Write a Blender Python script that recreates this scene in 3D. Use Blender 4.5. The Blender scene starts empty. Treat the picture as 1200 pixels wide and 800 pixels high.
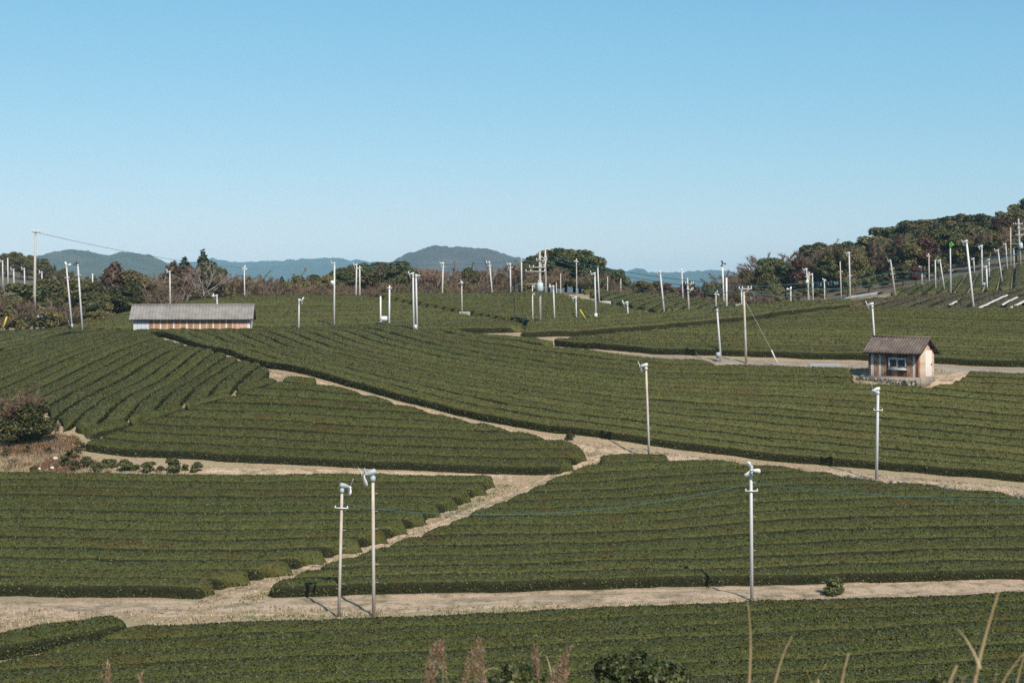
import bpy, math, random
import numpy as np
from mathutils import Vector, Quaternion, Matrix

rng = np.random.default_rng(7)
random.seed(7)
SC = bpy.context.scene
COL = SC.collection
F_PX, CX, HY = 1666.7, 600.0, 345.0          # pixels of the 1200x800 photograph: focal length, centre, horizon

# ------------------------------------------------------------------ camera, sky, sun, exposure
cam_data = bpy.data.cameras.new('camera')
cam = bpy.data.objects.new('camera', cam_data)
COL.objects.link(cam)
cam.location = (0, 0, 0)
cam.rotation_euler = (math.pi / 2, 0, 0)
cam_data.sensor_width = 36.0
cam_data.lens = 50.0
cam_data.shift_y = -(400 - HY) / 1200.0
cam_data.clip_start = 0.1
cam_data.clip_end = 40000
cam_data.dof.use_dof = True
cam_data.dof.focus_distance = 105
cam_data.dof.aperture_fstop = 2.8
SC.camera = cam

SUN_EL = math.radians(45)
sun_h = Vector((0.423, -0.906, 0)).normalized()
SUN_DIR = Vector((sun_h.x * math.cos(SUN_EL), sun_h.y * math.cos(SUN_EL), math.sin(SUN_EL)))
world = bpy.data.worlds.new('World')
SC.world = world
world.use_nodes = True
wn = world.node_tree
for n_ in list(wn.nodes):
    wn.nodes.remove(n_)
w_out = wn.nodes.new('ShaderNodeOutputWorld')
w_bg = wn.nodes.new('ShaderNodeBackground')
w_sky = wn.nodes.new('ShaderNodeTexSky')
w_sky.sky_type = 'NISHITA'
w_sky.sun_disc = False
w_sky.sun_elevation = SUN_EL
w_sky.sun_rotation = math.atan2(sun_h.x, sun_h.y)
w_sky.altitude = 100
w_sky.air_density = 1.0
w_sky.dust_density = 0.3
w_sky.ozone_density = 6.0
w_bg.inputs['Strength'].default_value = 0.13
w_sep = wn.nodes.new('ShaderNodeSeparateColor'); w_com = wn.nodes.new('ShaderNodeCombineColor')
wn.links.new(w_sky.outputs[0], w_sep.inputs[0])
for ch, (gain, power, lin) in enumerate(((0.92, 1.0, 0.92), (0.835, 0.56, 1.14), (0.875, 0.45, 1.0))):      # the film's soft shoulder, the same for the whole sky
    m0 = wn.nodes.new('ShaderNodeMath'); m0.operation = 'MULTIPLY'; m0.inputs[1].default_value = 0.13
    m1 = wn.nodes.new('ShaderNodeMath'); m1.operation = 'POWER'; m1.inputs[1].default_value = power
    m2 = wn.nodes.new('ShaderNodeMath'); m2.operation = 'MULTIPLY'; m2.inputs[1].default_value = gain / 0.13
    wn.links.new(w_sep.outputs[ch], m0.inputs[0]); wn.links.new(m0.outputs[0], m1.inputs[0]); wn.links.new(m1.outputs[0], m2.inputs[0])
    m3 = wn.nodes.new('ShaderNodeMath'); m3.operation = 'MULTIPLY'; m3.inputs[1].default_value = lin; wn.links.new(w_sep.outputs[ch], m3.inputs[0])
    m4 = wn.nodes.new('ShaderNodeMath'); m4.operation = 'MINIMUM'; wn.links.new(m2.outputs[0], m4.inputs[0]); wn.links.new(m3.outputs[0], m4.inputs[1])
    wn.links.new(m4.outputs[0], w_com.inputs[ch])
wn.links.new(w_com.outputs[0], w_bg.inputs['Color'])
wn.links.new(w_bg.outputs[0], w_out.inputs['Surface'])

sun_data = bpy.data.lights.new('sun', 'SUN')
sun_data.energy = 5.0
sun_data.angle = math.radians(0.53)
sun_data.color = (1.0, 0.90, 0.75)
sun = bpy.data.objects.new('sun', sun_data)
COL.objects.link(sun)
sun.rotation_euler = (-SUN_DIR).to_track_quat('-Z', 'Y').to_euler()
sun.location = SUN_DIR * 200

SC.view_settings.view_transform = 'Standard'
SC.view_settings.look = 'None'
SC.view_settings.exposure = 0.0
SC.view_settings.gamma = 1.0
SC.view_settings.use_curve_mapping = False
SC.cycles.max_bounces = 6
SC.cycles.transparent_max_bounces = 8
SC.cycles.volume_bounces = 0
SC.cycles.use_denoising = False

# ------------------------------------------------------------------ helpers: tags, meshes
def tag(o, label=None, cat=None, group=None, kind=None):
    if label: o['label'] = label
    if cat: o['category'] = cat
    if group: o['group'] = group
    if kind: o['kind'] = kind
    return o

def link(name, data, parent=None, mat=None, loc=None, rot=None):
    o = bpy.data.objects.new(name, data)
    COL.objects.link(o)
    if parent is not None: o.parent = parent
    if mat is not None and data is not None and len(data.materials) == 0:
        data.materials.append(mat)
    if loc is not None: o.location = loc
    if rot is not None: o.rotation_euler = rot
    return o

def empty(name, loc=(0, 0, 0), rot=None):
    o = bpy.data.objects.new(name, None)
    COL.objects.link(o)
    o.location = loc
    if rot is not None: o.rotation_euler = rot
    o.empty_display_size = 0.2
    return o

def np_mesh(name, v, faces, mats=None, smooth=False, midx=None):
    """faces: list of (k, n) int arrays, n = 3 or 4"""
    me = bpy.data.meshes.new(name)
    v = np.ascontiguousarray(v, dtype=np.float32)
    me.vertices.add(len(v))
    me.vertices.foreach_set('co', v.ravel())
    faces = [np.asarray(f, dtype=np.int32) for f in faces if len(f)]
    nl = sum(f.size for f in faces)
    npoly = sum(len(f) for f in faces)
    me.loops.add(nl)
    me.loops.foreach_set('vertex_index', np.concatenate([f.ravel() for f in faces]))
    me.polygons.add(npoly)
    tot = np.concatenate([np.full(len(f), f.shape[1], dtype=np.int32) for f in faces])
    st = np.concatenate([[0], np.cumsum(tot)[:-1]]).astype(np.int32)
    me.polygons.foreach_set('loop_start', st)
    me.polygons.foreach_set('loop_total', tot)
    if smooth:
        me.polygons.foreach_set('use_smooth', np.ones(npoly, dtype=bool))
    if mats:
        for m in (mats if isinstance(mats, (list, tuple)) else [mats]):
            me.materials.append(m)
    if midx is not None:
        me.polygons.foreach_set('material_index', np.asarray(midx, dtype=np.int32))
    me.update(calc_edges=True)
    return me

class MB:
    """collects boxes, tubes, lathes into one mesh"""
    def __init__(self):
        self.v, self.q, self.t, self.n = [], [], [], 0
    def add(self, v, q=(), t=()):
        v = np.asarray(v, float)
        if len(q): self.q.append(np.asarray(q, int) + self.n)
        if len(t): self.t.append(np.asarray(t, int) + self.n)
        self.v.append(v); self.n += len(v)
    def box(self, c, s, rot=None, bev=0.0):
        x, y, z = np.asarray(s, float) / 2
        p = np.array([[-x, -y, -z], [x, -y, -z], [x, y, -z], [-x, y, -z], [-x, -y, z], [x, -y, z], [x, y, z], [-x, y, z]])
        if rot is not None:
            p = p @ np.array(rot.to_matrix() if hasattr(rot, 'to_matrix') else rot).T
        self.add(p + np.asarray(c, float), [[0, 3, 2, 1], [4, 5, 6, 7], [0, 1, 5, 4], [1, 2, 6, 5], [2, 3, 7, 6], [3, 0, 4, 7]])
        return self
    def tube(self, pts, r, seg=8, cap=True):
        pts = np.asarray(pts, float)
        r = np.broadcast_to(np.asarray(r, float), (len(pts),))
        tg = np.gradient(pts, axis=0)
        tg /= np.linalg.norm(tg, axis=1)[:, None] + 1e-9
        up = np.array([0, 0, 1.0]) if abs(tg[0][2]) < 0.9 else np.array([1.0, 0, 0])
        rings = []
        a = np.linspace(0, 2 * np.pi, seg, endpoint=False)
        for p, t, rr in zip(pts, tg, r):
            s = np.cross(t, up); s /= np.linalg.norm(s) + 1e-9
            u = np.cross(s, t)
            rings.append(p + rr * (np.cos(a)[:, None] * s + np.sin(a)[:, None] * u))
        v = np.concatenate(rings)
        k = len(pts); q = []
        for i in range(k - 1):
            for j in range(seg):
                q.append([i * seg + j, i * seg + (j + 1) % seg, (i + 1) * seg + (j + 1) % seg, (i + 1) * seg + j])
        t = []
        if cap:
            v = np.concatenate([v, pts[:1], pts[-1:]])
            c0, c1 = k * seg, k * seg + 1
            for j in range(seg):
                t.append([c0, (j + 1) % seg, j]); t.append([c1, (k - 1) * seg + j, (k - 1) * seg + (j + 1) % seg])
        self.add(v, q, t)
        return self
    def mesh(self, name, mats=None, smooth=False):
        return np_mesh(name, np.concatenate(self.v), ([np.concatenate(self.q)] if self.q else []) + ([np.concatenate(self.t)] if self.t else []), mats, smooth)

# ------------------------------------------------------------------ noise
def _hash(ix, iy, seed):
    h = (ix.astype(np.int64) * 374761393 + iy.astype(np.int64) * 668265263 + seed * 1442695041) & 0xffffffff
    h = ((h ^ (h >> 13)) * 1274126177) & 0xffffffff
    return ((h ^ (h >> 16)) & 0xffff) / 65535.0
def vnoise(x, y, seed=0):
    x = np.asarray(x, float); y = np.asarray(y, float)
    ix, iy = np.floor(x), np.floor(y)
    fx, fy = x - ix, y - iy
    fx = fx * fx * (3 - 2 * fx); fy = fy * fy * (3 - 2 * fy)
    a, b = _hash(ix, iy, seed), _hash(ix + 1, iy, seed)
    c, d = _hash(ix, iy + 1, seed), _hash(ix + 1, iy + 1, seed)
    return (a + (b - a) * fx) * (1 - fy) + (c + (d - c) * fx) * fy - 0.5
def fbm(x, y, seed=0, octs=4):
    s, a, f = 0.0, 1.0, 1.0
    for o in range(octs):
        s = s + a * vnoise(np.asarray(x) * f, np.asarray(y) * f, seed + o * 17)
        a *= 0.5; f *= 2.03
    return s

# ------------------------------------------------------------------ materials
def new_mat(name):
    m = bpy.data.materials.new(name)
    m.use_nodes = True
    nt = m.node_tree
    b = nt.nodes['Principled BSDF']
    return m, nt, b
def N(nt, typ, **kw):
    n = nt.nodes.new(typ)
    for k, v in kw.items():
        if k in n.inputs: n.inputs[k].default_value = v
        else: setattr(n, k, v)
    return n
def ramp(nt, fac, stops):
    r = nt.nodes.new('ShaderNodeValToRGB')
    el = r.color_ramp.elements
    while len(el) < len(stops): el.new(0.5)
    for e, (p, c) in zip(el, stops):
        e.position = p; e.color = (c[0], c[1], c[2], 1)
    nt.links.new(fac, r.inputs[0])
    return r.outputs[0]
def mixc(nt, fac, a, b, typ='MIX'):
    m = nt.nodes.new('ShaderNodeMix'); m.data_type = 'RGBA'; m.blend_type = typ
    for sock, val in ((m.inputs[0], fac), (m.inputs[6], a), (m.inputs[7], b)):
        if hasattr(val, 'is_output'): nt.links.new(val, sock)
        elif isinstance(val, (tuple, list)): sock.default_value = (val[0], val[1], val[2], 1)
        else: sock.default_value = val
    return m.outputs[2]
def noise_tex(nt, scale, detail=4, rough=0.6, coord='pos', stretch=None):
    if coord == 'pos': c = nt.nodes.new('ShaderNodeNewGeometry').outputs['Position']
    else: c = nt.nodes.new('ShaderNodeTexCoord').outputs['Object']
    if stretch:
        mp = nt.nodes.new('ShaderNodeMapping'); mp.inputs['Scale'].default_value = stretch
        nt.links.new(c, mp.inputs[0]); c = mp.outputs[0]
    t = nt.nodes.new('ShaderNodeTexNoise'); t.inputs['Scale'].default_value = scale
    t.inputs['Detail'].default_value = detail; t.inputs['Roughness'].default_value = rough
    nt.links.new(c, t.inputs['Vector'])
    return t.outputs[0]
def bump(nt, b, h, strength=0.4, dist=0.05):
    n = nt.nodes.new('ShaderNodeBump'); n.inputs['Strength'].default_value = strength; n.inputs['Distance'].default_value = dist
    nt.links.new(h, n.inputs['Height']); nt.links.new(n.outputs[0], b.inputs['Normal'])

def leaf_mat(name, dark, mid, light, patch=None, patch_lo=0.55, patch_scale=0.35, rough=0.55, per_object=0.0, fine=3.0, transl=0.0, spec=0.3):
    m, nt, b = new_mat(name)
    g = nt.nodes.new('ShaderNodeNewGeometry')
    fn = noise_tex(nt, fine, 4, 0.7)
    mm = nt.nodes.new('ShaderNodeMath'); mm.operation = 'MULTIPLY_ADD'
    nt.links.new(g.outputs['Random Per Island'], mm.inputs[0]); mm.inputs[1].default_value = 0.55
    m2 = nt.nodes.new('ShaderNodeMath'); m2.operation = 'MULTIPLY'; nt.links.new(fn, m2.inputs[0]); m2.inputs[1].default_value = 0.5
    nt.links.new(m2.outputs[0], mm.inputs[2])
    col = ramp(nt, mm.outputs[0], [(0.15, dark), (0.5, mid), (0.85, light)])
    if patch:
        pn = noise_tex(nt, patch_scale, 3, 0.65)
        pr = ramp(nt, pn, [(patch_lo, (0, 0, 0)), (patch_lo + 0.2, (1, 1, 1))])
        col = mixc(nt, pr, col, patch)
    if per_object:
        oi = nt.nodes.new('ShaderNodeObjectInfo')
        hs = nt.nodes.new('ShaderNodeHueSaturation')
        mr = nt.nodes.new('ShaderNodeMapRange'); mr.inputs[3].default_value = 1 - per_object; mr.inputs[4].default_value = 1 + per_object
        nt.links.new(oi.outputs['Random'], mr.inputs[0]); nt.links.new(mr.outputs[0], hs.inputs['Value'])
        mr2 = nt.nodes.new('ShaderNodeMapRange'); mr2.inputs[3].default_value = 0.485; mr2.inputs[4].default_value = 0.512
        mo = nt.nodes.new('ShaderNodeMath'); mo.operation = 'FRACT'
        mq = nt.nodes.new('ShaderNodeMath'); mq.operation = 'MULTIPLY'; mq.inputs[1].default_value = 7.31
        nt.links.new(oi.outputs['Random'], mq.inputs[0]); nt.links.new(mq.outputs[0], mo.inputs[0]); nt.links.new(mo.outputs[0], mr2.inputs[0])
        nt.links.new(mr2.outputs[0], hs.inputs['Hue'])
        nt.links.new(col, hs.inputs['Color']); col = hs.outputs[0]
    nt.links.new(col, b.inputs['Base Color'])
    b.inputs['Roughness'].default_value = rough
    b.inputs['Specular IOR Level'].default_value = spec
    bump(nt, b, fn, 0.5, 0.06)
    return m

def flat_mat(name, col, rough=0.6, metal=0.0, var=0.15, scale=6.0, coord='obj', bumps=0.0, stretch=None, col2=None, lo=0.5, hi=0.7):
    m, nt, b = new_mat(name)
    n = noise_tex(nt, scale, 5, 0.65, coord, stretch)
    if col2 is None:
        c = ramp(nt, n, [(0.25, tuple(x * (1 - var) for x in col)), (0.75, tuple(min(1, x * (1 + var)) for x in col))])
    else:
        c = ramp(nt, n, [(lo, col), (hi, col2)])
    nt.links.new(c, b.inputs['Base Color'])
    b.inputs['Roughness'].default_value = rough; b.inputs['Metallic'].default_value = metal
    if bumps: bump(nt, b, n, bumps, 0.03)
    return m

M = {}
M['tea_near'] = leaf_mat('tea_leaves_near', (0.0126, 0.0160, 0.0040), (0.0452, 0.0516, 0.0128), (0.1406, 0.1470, 0.0432), (0.0720, 0.0583, 0.0144), 0.56, 0.40, fine=5, spec=0.15, per_object=0.10)
M['tea_mid'] = leaf_mat('tea_leaves_mid', (0.0132, 0.0158, 0.0037), (0.0488, 0.0538, 0.0140), (0.1386, 0.1416, 0.0414), (0.0774, 0.0507, 0.0140), 0.57, 0.45, fine=4, spec=0.15, per_object=0.12)
M['tea_far'] = leaf_mat('tea_leaves_far', (0.0207, 0.0226, 0.0055), (0.0679, 0.0694, 0.0188), (0.1573, 0.1540, 0.0470), (0.0828, 0.0635, 0.0204), 0.56, 0.22, fine=3, spec=0.15, per_object=0.17)
M['tea_brown'] = leaf_mat('tea_leaves_brownish', (0.042, 0.036, 0.019), (0.085, 0.070, 0.034), (0.140, 0.120, 0.060), (0.100, 0.074, 0.048), 0.52, 0.2, fine=3, spec=0.15, per_object=0.15)
M['tea_inner'] = leaf_mat('tea_stems_and_shade', (0.0120, 0.0135, 0.0075), (0.0270, 0.0285, 0.0135), (0.0510, 0.0510, 0.0240), None, fine=6, rough=0.9, spec=0.1)  # hedge sides: sparse stems plus the shade inside, put into one dark colour
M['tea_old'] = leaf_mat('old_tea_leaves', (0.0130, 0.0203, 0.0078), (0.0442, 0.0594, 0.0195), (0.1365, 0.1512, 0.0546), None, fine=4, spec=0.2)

def ground_mat():
    m, nt, b = new_mat('dry_grass_soil')
    n1 = noise_tex(nt, 0.22, 5, 0.65); n2 = noise_tex(nt, 6.0, 6, 0.75); n3 = noise_tex(nt, 1.1, 5, 0.7)
    c = ramp(nt, n2, [(0.28, (0.17, 0.117, 0.070)), (0.5, (0.39, 0.285, 0.18)), (0.72, (0.61, 0.485, 0.335))])
    c2 = ramp(nt, n2, [(0.3, (0.22, 0.19, 0.10)), (0.7, (0.46, 0.40, 0.25))])
    f = ramp(nt, n1, [(0.45, (0, 0, 0)), (0.6, (1, 1, 1))])
    c = mixc(nt, f, c, c2)
    f3 = ramp(nt, n3, [(0.60, (0, 0, 0)), (0.70, (1, 1, 1))])
    c = mixc(nt, f3, c, (0.16, 0.17, 0.07))
    gp = nt.nodes.new('ShaderNodeNewGeometry'); sp = nt.nodes.new('ShaderNodeSeparateXYZ'); nt.links.new(gp.outputs['Position'], sp.inputs[0])
    mr = nt.nodes.new('ShaderNodeMapRange'); mr.inputs[1].default_value = 205; mr.inputs[2].default_value = 235; nt.links.new(sp.outputs['Y'], mr.inputs[0])
    litter = ramp(nt, n3, [(0.35, (0.075, 0.060, 0.040)), (0.6, (0.16, 0.125, 0.075)), (0.75, (0.11, 0.11, 0.05))])
    c = mixc(nt, mr.outputs[0], c, litter)                # leaf litter of the woods beyond the fields
    nt.links.new(c, b.inputs['Base Color']); b.inputs['Roughness'].default_value = 0.95
    bump(nt, b, n2, 1.0, 0.10)
    return m
M['ground'] = ground_mat()
def path_mat():
    m, nt, b = new_mat('packed_dirt')
    n2 = noise_tex(nt, 8.0, 6, 0.75); n1 = noise_tex(nt, 0.8, 5, 0.7)
    c = ramp(nt, n2, [(0.26, (0.26, 0.178, 0.112)), (0.48, (0.53, 0.39, 0.265)), (0.72, (0.76, 0.61, 0.46))])
    f = ramp(nt, n1, [(0.46, (0, 0, 0)), (0.62, (1, 1, 1))])
    c = mixc(nt, f, c, ramp(nt, n2, [(0.3, (0.13, 0.10, 0.06)), (0.7, (0.36, 0.29, 0.17))]))
    nt.links.new(c, b.inputs['Base Color']); b.inputs['Roughness'].default_value = 0.95
    bump(nt, b, n2, 1.0, 0.10)
    return m
M['path'] = path_mat()
M['concrete'] = flat_mat('old_concrete', (0.27, 0.23, 0.185), 0.9, 0, 0.3, 1.2, 'pos', 0.3)
M['slab'] = flat_mat('pale_concrete', (0.50, 0.48, 0.44), 0.9, 0, 0.2, 2.0, 'pos', 0.3)
M['stone'] = flat_mat('field_stone', (0.15, 0.135, 0.12), 0.9, 0, 0.5, 3.0, 'pos', 0.5)
M['straw'] = leaf_mat('dry_straw', (0.20, 0.145, 0.085), (0.40, 0.31, 0.19), (0.58, 0.48, 0.32), None, rough=0.9)
M['plume'] = leaf_mat('dry_plume', (0.13, 0.075, 0.045), (0.26, 0.16, 0.10), (0.50, 0.39, 0.29), None, rough=0.9)
M['redweed'] = leaf_mat('russet_dead_weeds', (0.08, 0.042, 0.024), (0.18, 0.095, 0.050), (0.34, 0.23, 0.14), None, rough=0.9)

# ------------------------------------------------------------------ terrain
CTRL = [  # pixel x, pixel y, distance of bare ground
 # valley path in front
 (0,700,69),(150,702,68.6),(300,703,68.0),(438,699,68.6),(600,695,69.6),(880,688,71.0),(1050,684,71.8),(1200,681,72.4),(-120,700,69.5),(1320,678,73),
 (300,716,64.9),(600,708,66.0),(880,700,67.6),(1200,691,69.6),(0,724,63.8),
 # field B, path behind it
 (0,625,81),(200,627,80.5),(400,626,80),(-120,625,82),
 (0,548,96),(200,551,95),(400,553,94),(560,557,93.5),(-120,545,98),
 # field C
 (600,625,80.5),(760,612,83),(900,620,80.5),(1050,620,80.5),(1200,630,79.5),(1320,630,80),
 (640,560,93),(690,535,96.5),(760,543,95.5),(880,552,94),(1029,565,91.5),(1200,583,88.0),(1320,590,87.5),
 # path 3 and foot of F
 (700,517,99.5),(760,525,99),(900,541,97.5),(1050,554,95.0),(1200,567,92.3),(1320,575,91.5),
 (640,512,101),(540,490,105.5),(420,460,111.5),(330,440,116.5),(250,417,125.5),(190,403,135),(150,397,143),
 # D, E and the weedy bank at left
 (300,502,103),(150,524,100.5),(50,512,102),(0,502,104),(-100,497,106),(60,486,109),(0,463,118),(100,455,119.5),(-100,458,121),
 (200,449,121),(0,413,140),(100,404,145),(-100,408,144),(0,397,151),(60,396,151),(110,397,150),
 # F
 (300,415,133),(400,430,127),(500,449,119),(600,469,112),(760,478,110),(900,488,108),(1050,498,106),(1200,508,104),(1320,513,103),
 (250,395.5,148),(400,392,150),(500,394,148),(560,404,141),(620,415,134.5),(700,424,129.5),(850,436,123.0),(960,441,120.5),(1060,449,117.0),(1120,447,118.5),(1200,447,117.5),(1320,450,117),
 # beyond the road
 (620,404,138),(700,412.5,132),(850,423,126.5),(1000,427,124),(1200,433,121.5),(1320,435,121),
 (690,401,141),(760,395,143),(880,383,149),(1000,369,154),(1200,369,152),(1320,369,152),
 (780,406,137),(1000,398,138),(1200,402,136),
 (608,384,156),(633,384,155),(700,380,158),(770,374,162),(860,368,165),(930,362,170),(1000,358,173),
 (600,349.5,197),(500,349.5,200),(430,349.5,204),(300,351.5,205),(200,361,192),(160,369,187),(120,381,180),(50,394,168),(-60,397,170),
 (500,367,176),(400,371,176),(300,371,178),
 (500,388,156),(390,391,160),(310,391,162),(225,392,160),(160,393,160),(120,393,163),
 (690,344,203),(760,353,192),(840,360,182),(650,348,198),
 (1141,366,157),(1200,346,188),(1050,352,192),(1100,348,193),(1150,342,202),(1200,336,208),(1180,319,238),(1200,312,247),(1100,333,230),(1050,344,217),(1000,351,207),(950,355,197),(870,359,190),(1320,295,255),(1320,345,190),
 # wooded hill on the right, mound, left hill
 (900,346,285),(1000,332,315),(1100,308,330),(1200,289,338),(1320,264,345),(960,342,270),(1100,322,270),(1200,302,285),(1200,305,400),(1000,345,400),(1320,285,420),
 (660,343,238),(640,346,260),(700,354,255),
 (0,332,310),(20,332,312),(0,316,375),(60,330,365),(110,342,350),(-120,300,380),(0,318,440),
 ]
CTRLW = [  # world x, y, z : parts out of view
 (0,0,-1.7),(0,-20,-1.0),(-20,0,-1.9),(20,0,-1.6),(0,9,-3.3),(-12,14,-4.9),(12,14,-4.8),(0,22,-7.2),(0,34,-11.4),(-20,34,-11.6),(20,34,-11.2),
 (0,47,-14.6),(-18,47,-14.7),(18,47,-14.5),(-30,47,-14.7),(30,47,-14.4),(0,56,-14.65),(-22,56,-14.7),(22,56,-14.5),(40,58,-14.3),(-40,58,-14.8),
 (-60,60,-14.8),(60,62,-14.2),(-80,20,-6),(80,20,-6),(-60,0,-2),(60,0,-2),
 (0,230,-3.0),(-30,230,-3.0),(-60,235,-4.0),(30,232,-4.0),(0,290,-6),(-50,290,-6),(40,290,-5),(0,360,-8),(-60,380,-6),(60,360,-4),(0,450,-8),(-120,450,4),(120,450,4),
 (-60,200,-6.0),(-75,190,-6.5),(-68,215,-5),(-95,210,-6),(-120,260,-2),(-90,270,-3.0),(-140,160,-4),(-140,90,-10),(140,90,-9),(140,160,-1),(-75,150,-4.2),
 ]
pts = [((px - CX) / F_PX * d, d, (HY - py) / F_PX * d) for px, py, d in CTRL] + CTRLW
P3 = np.array(pts, float)
def tps_fit(p, lam):
    n = len(p); xy = p[:, :2] / 100.0
    d = np.linalg.norm(xy[:, None] - xy[None], axis=2)
    K = np.where(d > 0, d * d * np.log(d + 1e-12), 0.0) + lam * np.eye(n)
    Pm = np.c_[np.ones(n), xy]
    A = np.block([[K, Pm], [Pm.T, np.zeros((3, 3))]])
    return xy, np.linalg.solve(A, np.r_[p[:, 2], 0, 0, 0])
T_XY, T_W = tps_fit(P3, 2e-4)
GX0, GX1, GY0, GY1, GS = -150.0, 150.0, -20.0, 460.0, 0.5
gx = np.arange(GX0, GX1 + 1e-6, GS); gy = np.arange(GY0, GY1 + 1e-6, GS)
cx_ = np.arange(GX0, GX1 + 1e-6, 2.0); cy_ = np.arange(GY0, GY1 + 1e-6, 2.0)
def tps_eval(x, y):
    q = np.c_[x.ravel(), y.ravel()] / 100.0
    out = np.empty(len(q)); n = len(T_XY)
    for s in range(0, len(q), 20000):
        c = q[s:s + 20000]
        d2 = ((c[:, None] - T_XY[None]) ** 2).sum(2)
        out[s:s + 20000] = (0.5 * d2 * np.log(d2 + 1e-20)) @ T_W[:n] + T_W[n] + c @ T_W[n + 1:]
    return out.reshape(x.shape)
_cxx, _cyy = np.meshgrid(cx_, cy_)
CZ = tps_eval(_cxx, _cyy)
def bil(Z, x, y, x0, y0, st):
    fx = np.clip((np.asarray(x, float) - x0) / st, 0, Z.shape[1] - 1.001); fy = np.clip((np.asarray(y, float) - y0) / st, 0, Z.shape[0] - 1.001)
    i = fx.astype(int); j = fy.astype(int); fx = fx - i; fy = fy - j
    return (Z[j, i] * (1 - fx) + Z[j, i + 1] * fx) * (1 - fy) + (Z[j + 1, i] * (1 - fx) + Z[j + 1, i + 1] * fx) * fy
_gxx, _gyy = np.meshgrid(gx, gy)
GZ = bil(CZ, _gxx, _gyy, GX0, GY0, 2.0)
GZ = GZ + 0.10 * fbm(_gxx / 2.2, _gyy / 2.2, 3, 3)
def ground(x, y):
    return bil(GZ, x, y, GX0, GY0, GS)

_ys = np.arange(38, 330, 0.2)
def unproj(px, py, off=0.0, y0=38.0):
    """point where the line of sight through a pixel meets the ground (raised by off)"""
    ys = _ys[_ys >= y0]
    dx = (px - CX) / F_PX; dz = (HY - py) / F_PX
    h = dz * ys - (ground(dx * ys, ys) + off)
    k = np.where(h <= 0)[0]
    if len(k) and k[0] > 0:
        i = k[0]; a = h[i - 1] / (h[i - 1] - h[i] + 1e-9); Y = ys[i - 1] + a * 0.2
    elif len(k): Y = ys[0]
    else:
        Y = ys[np.argmin(h / ys)]
    return np.array([dx * Y, Y])
def poly(pxs, off=0.5, y0=38.0):
    return np.array([unproj(a, b, off, y0) for a, b in pxs])
def at_depth(px, d):
    x = (px - CX) / F_PX * d
    return np.array([x, d, float(ground(x, d))])
def inside(pl, x, y):
    x = np.asarray(x); y = np.asarray(y); r = np.zeros(x.shape, bool)
    n = len(pl)
    for i in range(n):
        x1, y1 = pl[i]; x2, y2 = pl[(i + 1) % n]
        c = ((y1 > y) != (y2 > y)) & (x < (x2 - x1) * (y - y1) / (y2 - y1 + 1e-12) + x1)
        r ^= c
    return r
def resample(p, step):
    p = np.asarray(p, float)
    s = np.r_[0, np.cumsum(np.linalg.norm(np.diff(p, axis=0), axis=1))]
    k = max(2, int(s[-1] / step) + 1)
    t = np.linspace(0, s[-1], k)
    return np.c_[[np.interp(t, s, p[:, i]) for i in range(p.shape[1])]].T
def smooth_line(p, it=40):
    p = p.copy()
    for _ in range(it):
        p[1:-1] = 0.25 * p[:-2] + 0.5 * p[1:-1] + 0.25 * p[2:]
    return p

# ground sheet: fine near the fields, coarse to the horizon
def lines(a, b, fine, coarse, lo, hi):
    l = list(np.arange(lo, a, coarse)) + list(np.arange(a, b, fine)) + list(np.arange(b, hi + 1e-6, coarse))
    return l
xl = [-14000, -9000, -6000, -3500, -2000, -1200, -700, -400, -250] + lines(-62, 62, 0.5, 2.0, -150, 150) + [250, 400, 700, 1200, 2000, 3500, 6000, 9000, 14000]
yl = [-600, -200, -80] + lines(40, 142, 0.5, 2.0, -20, 460) + [520, 600, 750, 1000, 1400, 2000, 3000, 4500, 7000, 10000, 15000]
xl = np.array(xl, float); yl = np.array(yl, float)
gxx, gyy = np.meshgrid(xl, yl)
gz = ground(gxx, gyy)
out_d = np.maximum.reduce([GX0 - gxx, gxx - GX1, gyy - GY1, GY0 - gyy, np.zeros_like(gxx)])
w_ = np.clip(out_d / 350.0, 0, 1); w_ = w_ * w_ * (3 - 2 * w_)
gz = gz * (1 - w_) + (-10.0) * w_
nx, ny = len(xl), len(yl)
ii, jj = np.meshgrid(np.arange(nx - 1), np.arange(ny - 1))
q0 = (jj * nx + ii).ravel()
g_me = np_mesh('ground', np.c_[gxx.ravel(), gyy.ravel(), gz.ravel()], [np.c_[q0, q0 + 1, q0 + nx + 1, q0 + nx]], M['ground'], True)
tag(link('ground', g_me), kind='structure')

# ------------------------------------------------------------------ leaf scatter
def leaf_quads(p, nrm, size, rnd=0.8, aspect=0.5, seed=0):
    r = np.random.default_rng(seed)
    n = len(p)
    nn = nrm + rnd * r.normal(size=(n, 3)); nn /= np.linalg.norm(nn, axis=1)[:, None] + 1e-9
    a = np.cross(nn, r.normal(size=(n, 3))); a /= np.linalg.norm(a, axis=1)[:, None] + 1e-9
    b = np.cross(nn, a)
    s = (size * r.uniform(0.6, 1.4, n))[:, None] * 0.5
    v = np.stack([p - a * s, p + b * s * aspect, p + a * s, p - b * s * aspect], 1).reshape(-1, 3)
    return v, np.arange(4 * n).reshape(n, 4)

def leaf_tris(p, nrm, size, rnd=0.8, aspect=0.75, seed=0):
    r = np.random.default_rng(seed); n = len(p)
    nn = nrm + rnd * r.normal(size=(n, 3)); nn /= np.linalg.norm(nn, axis=1)[:, None] + 1e-9
    a = np.cross(nn, r.normal(size=(n, 3))); a /= np.linalg.norm(a, axis=1)[:, None] + 1e-9
    b = np.cross(nn, a); s = (size * r.uniform(0.6, 1.4, n))[:, None] * 0.5
    v = np.stack([p - a * s - b * s * aspect, p - a * s * 0.6 + b * s * aspect, p + a * s], 1).reshape(-1, 3)
    return v, np.arange(3 * n).reshape(n, 3)

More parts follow.
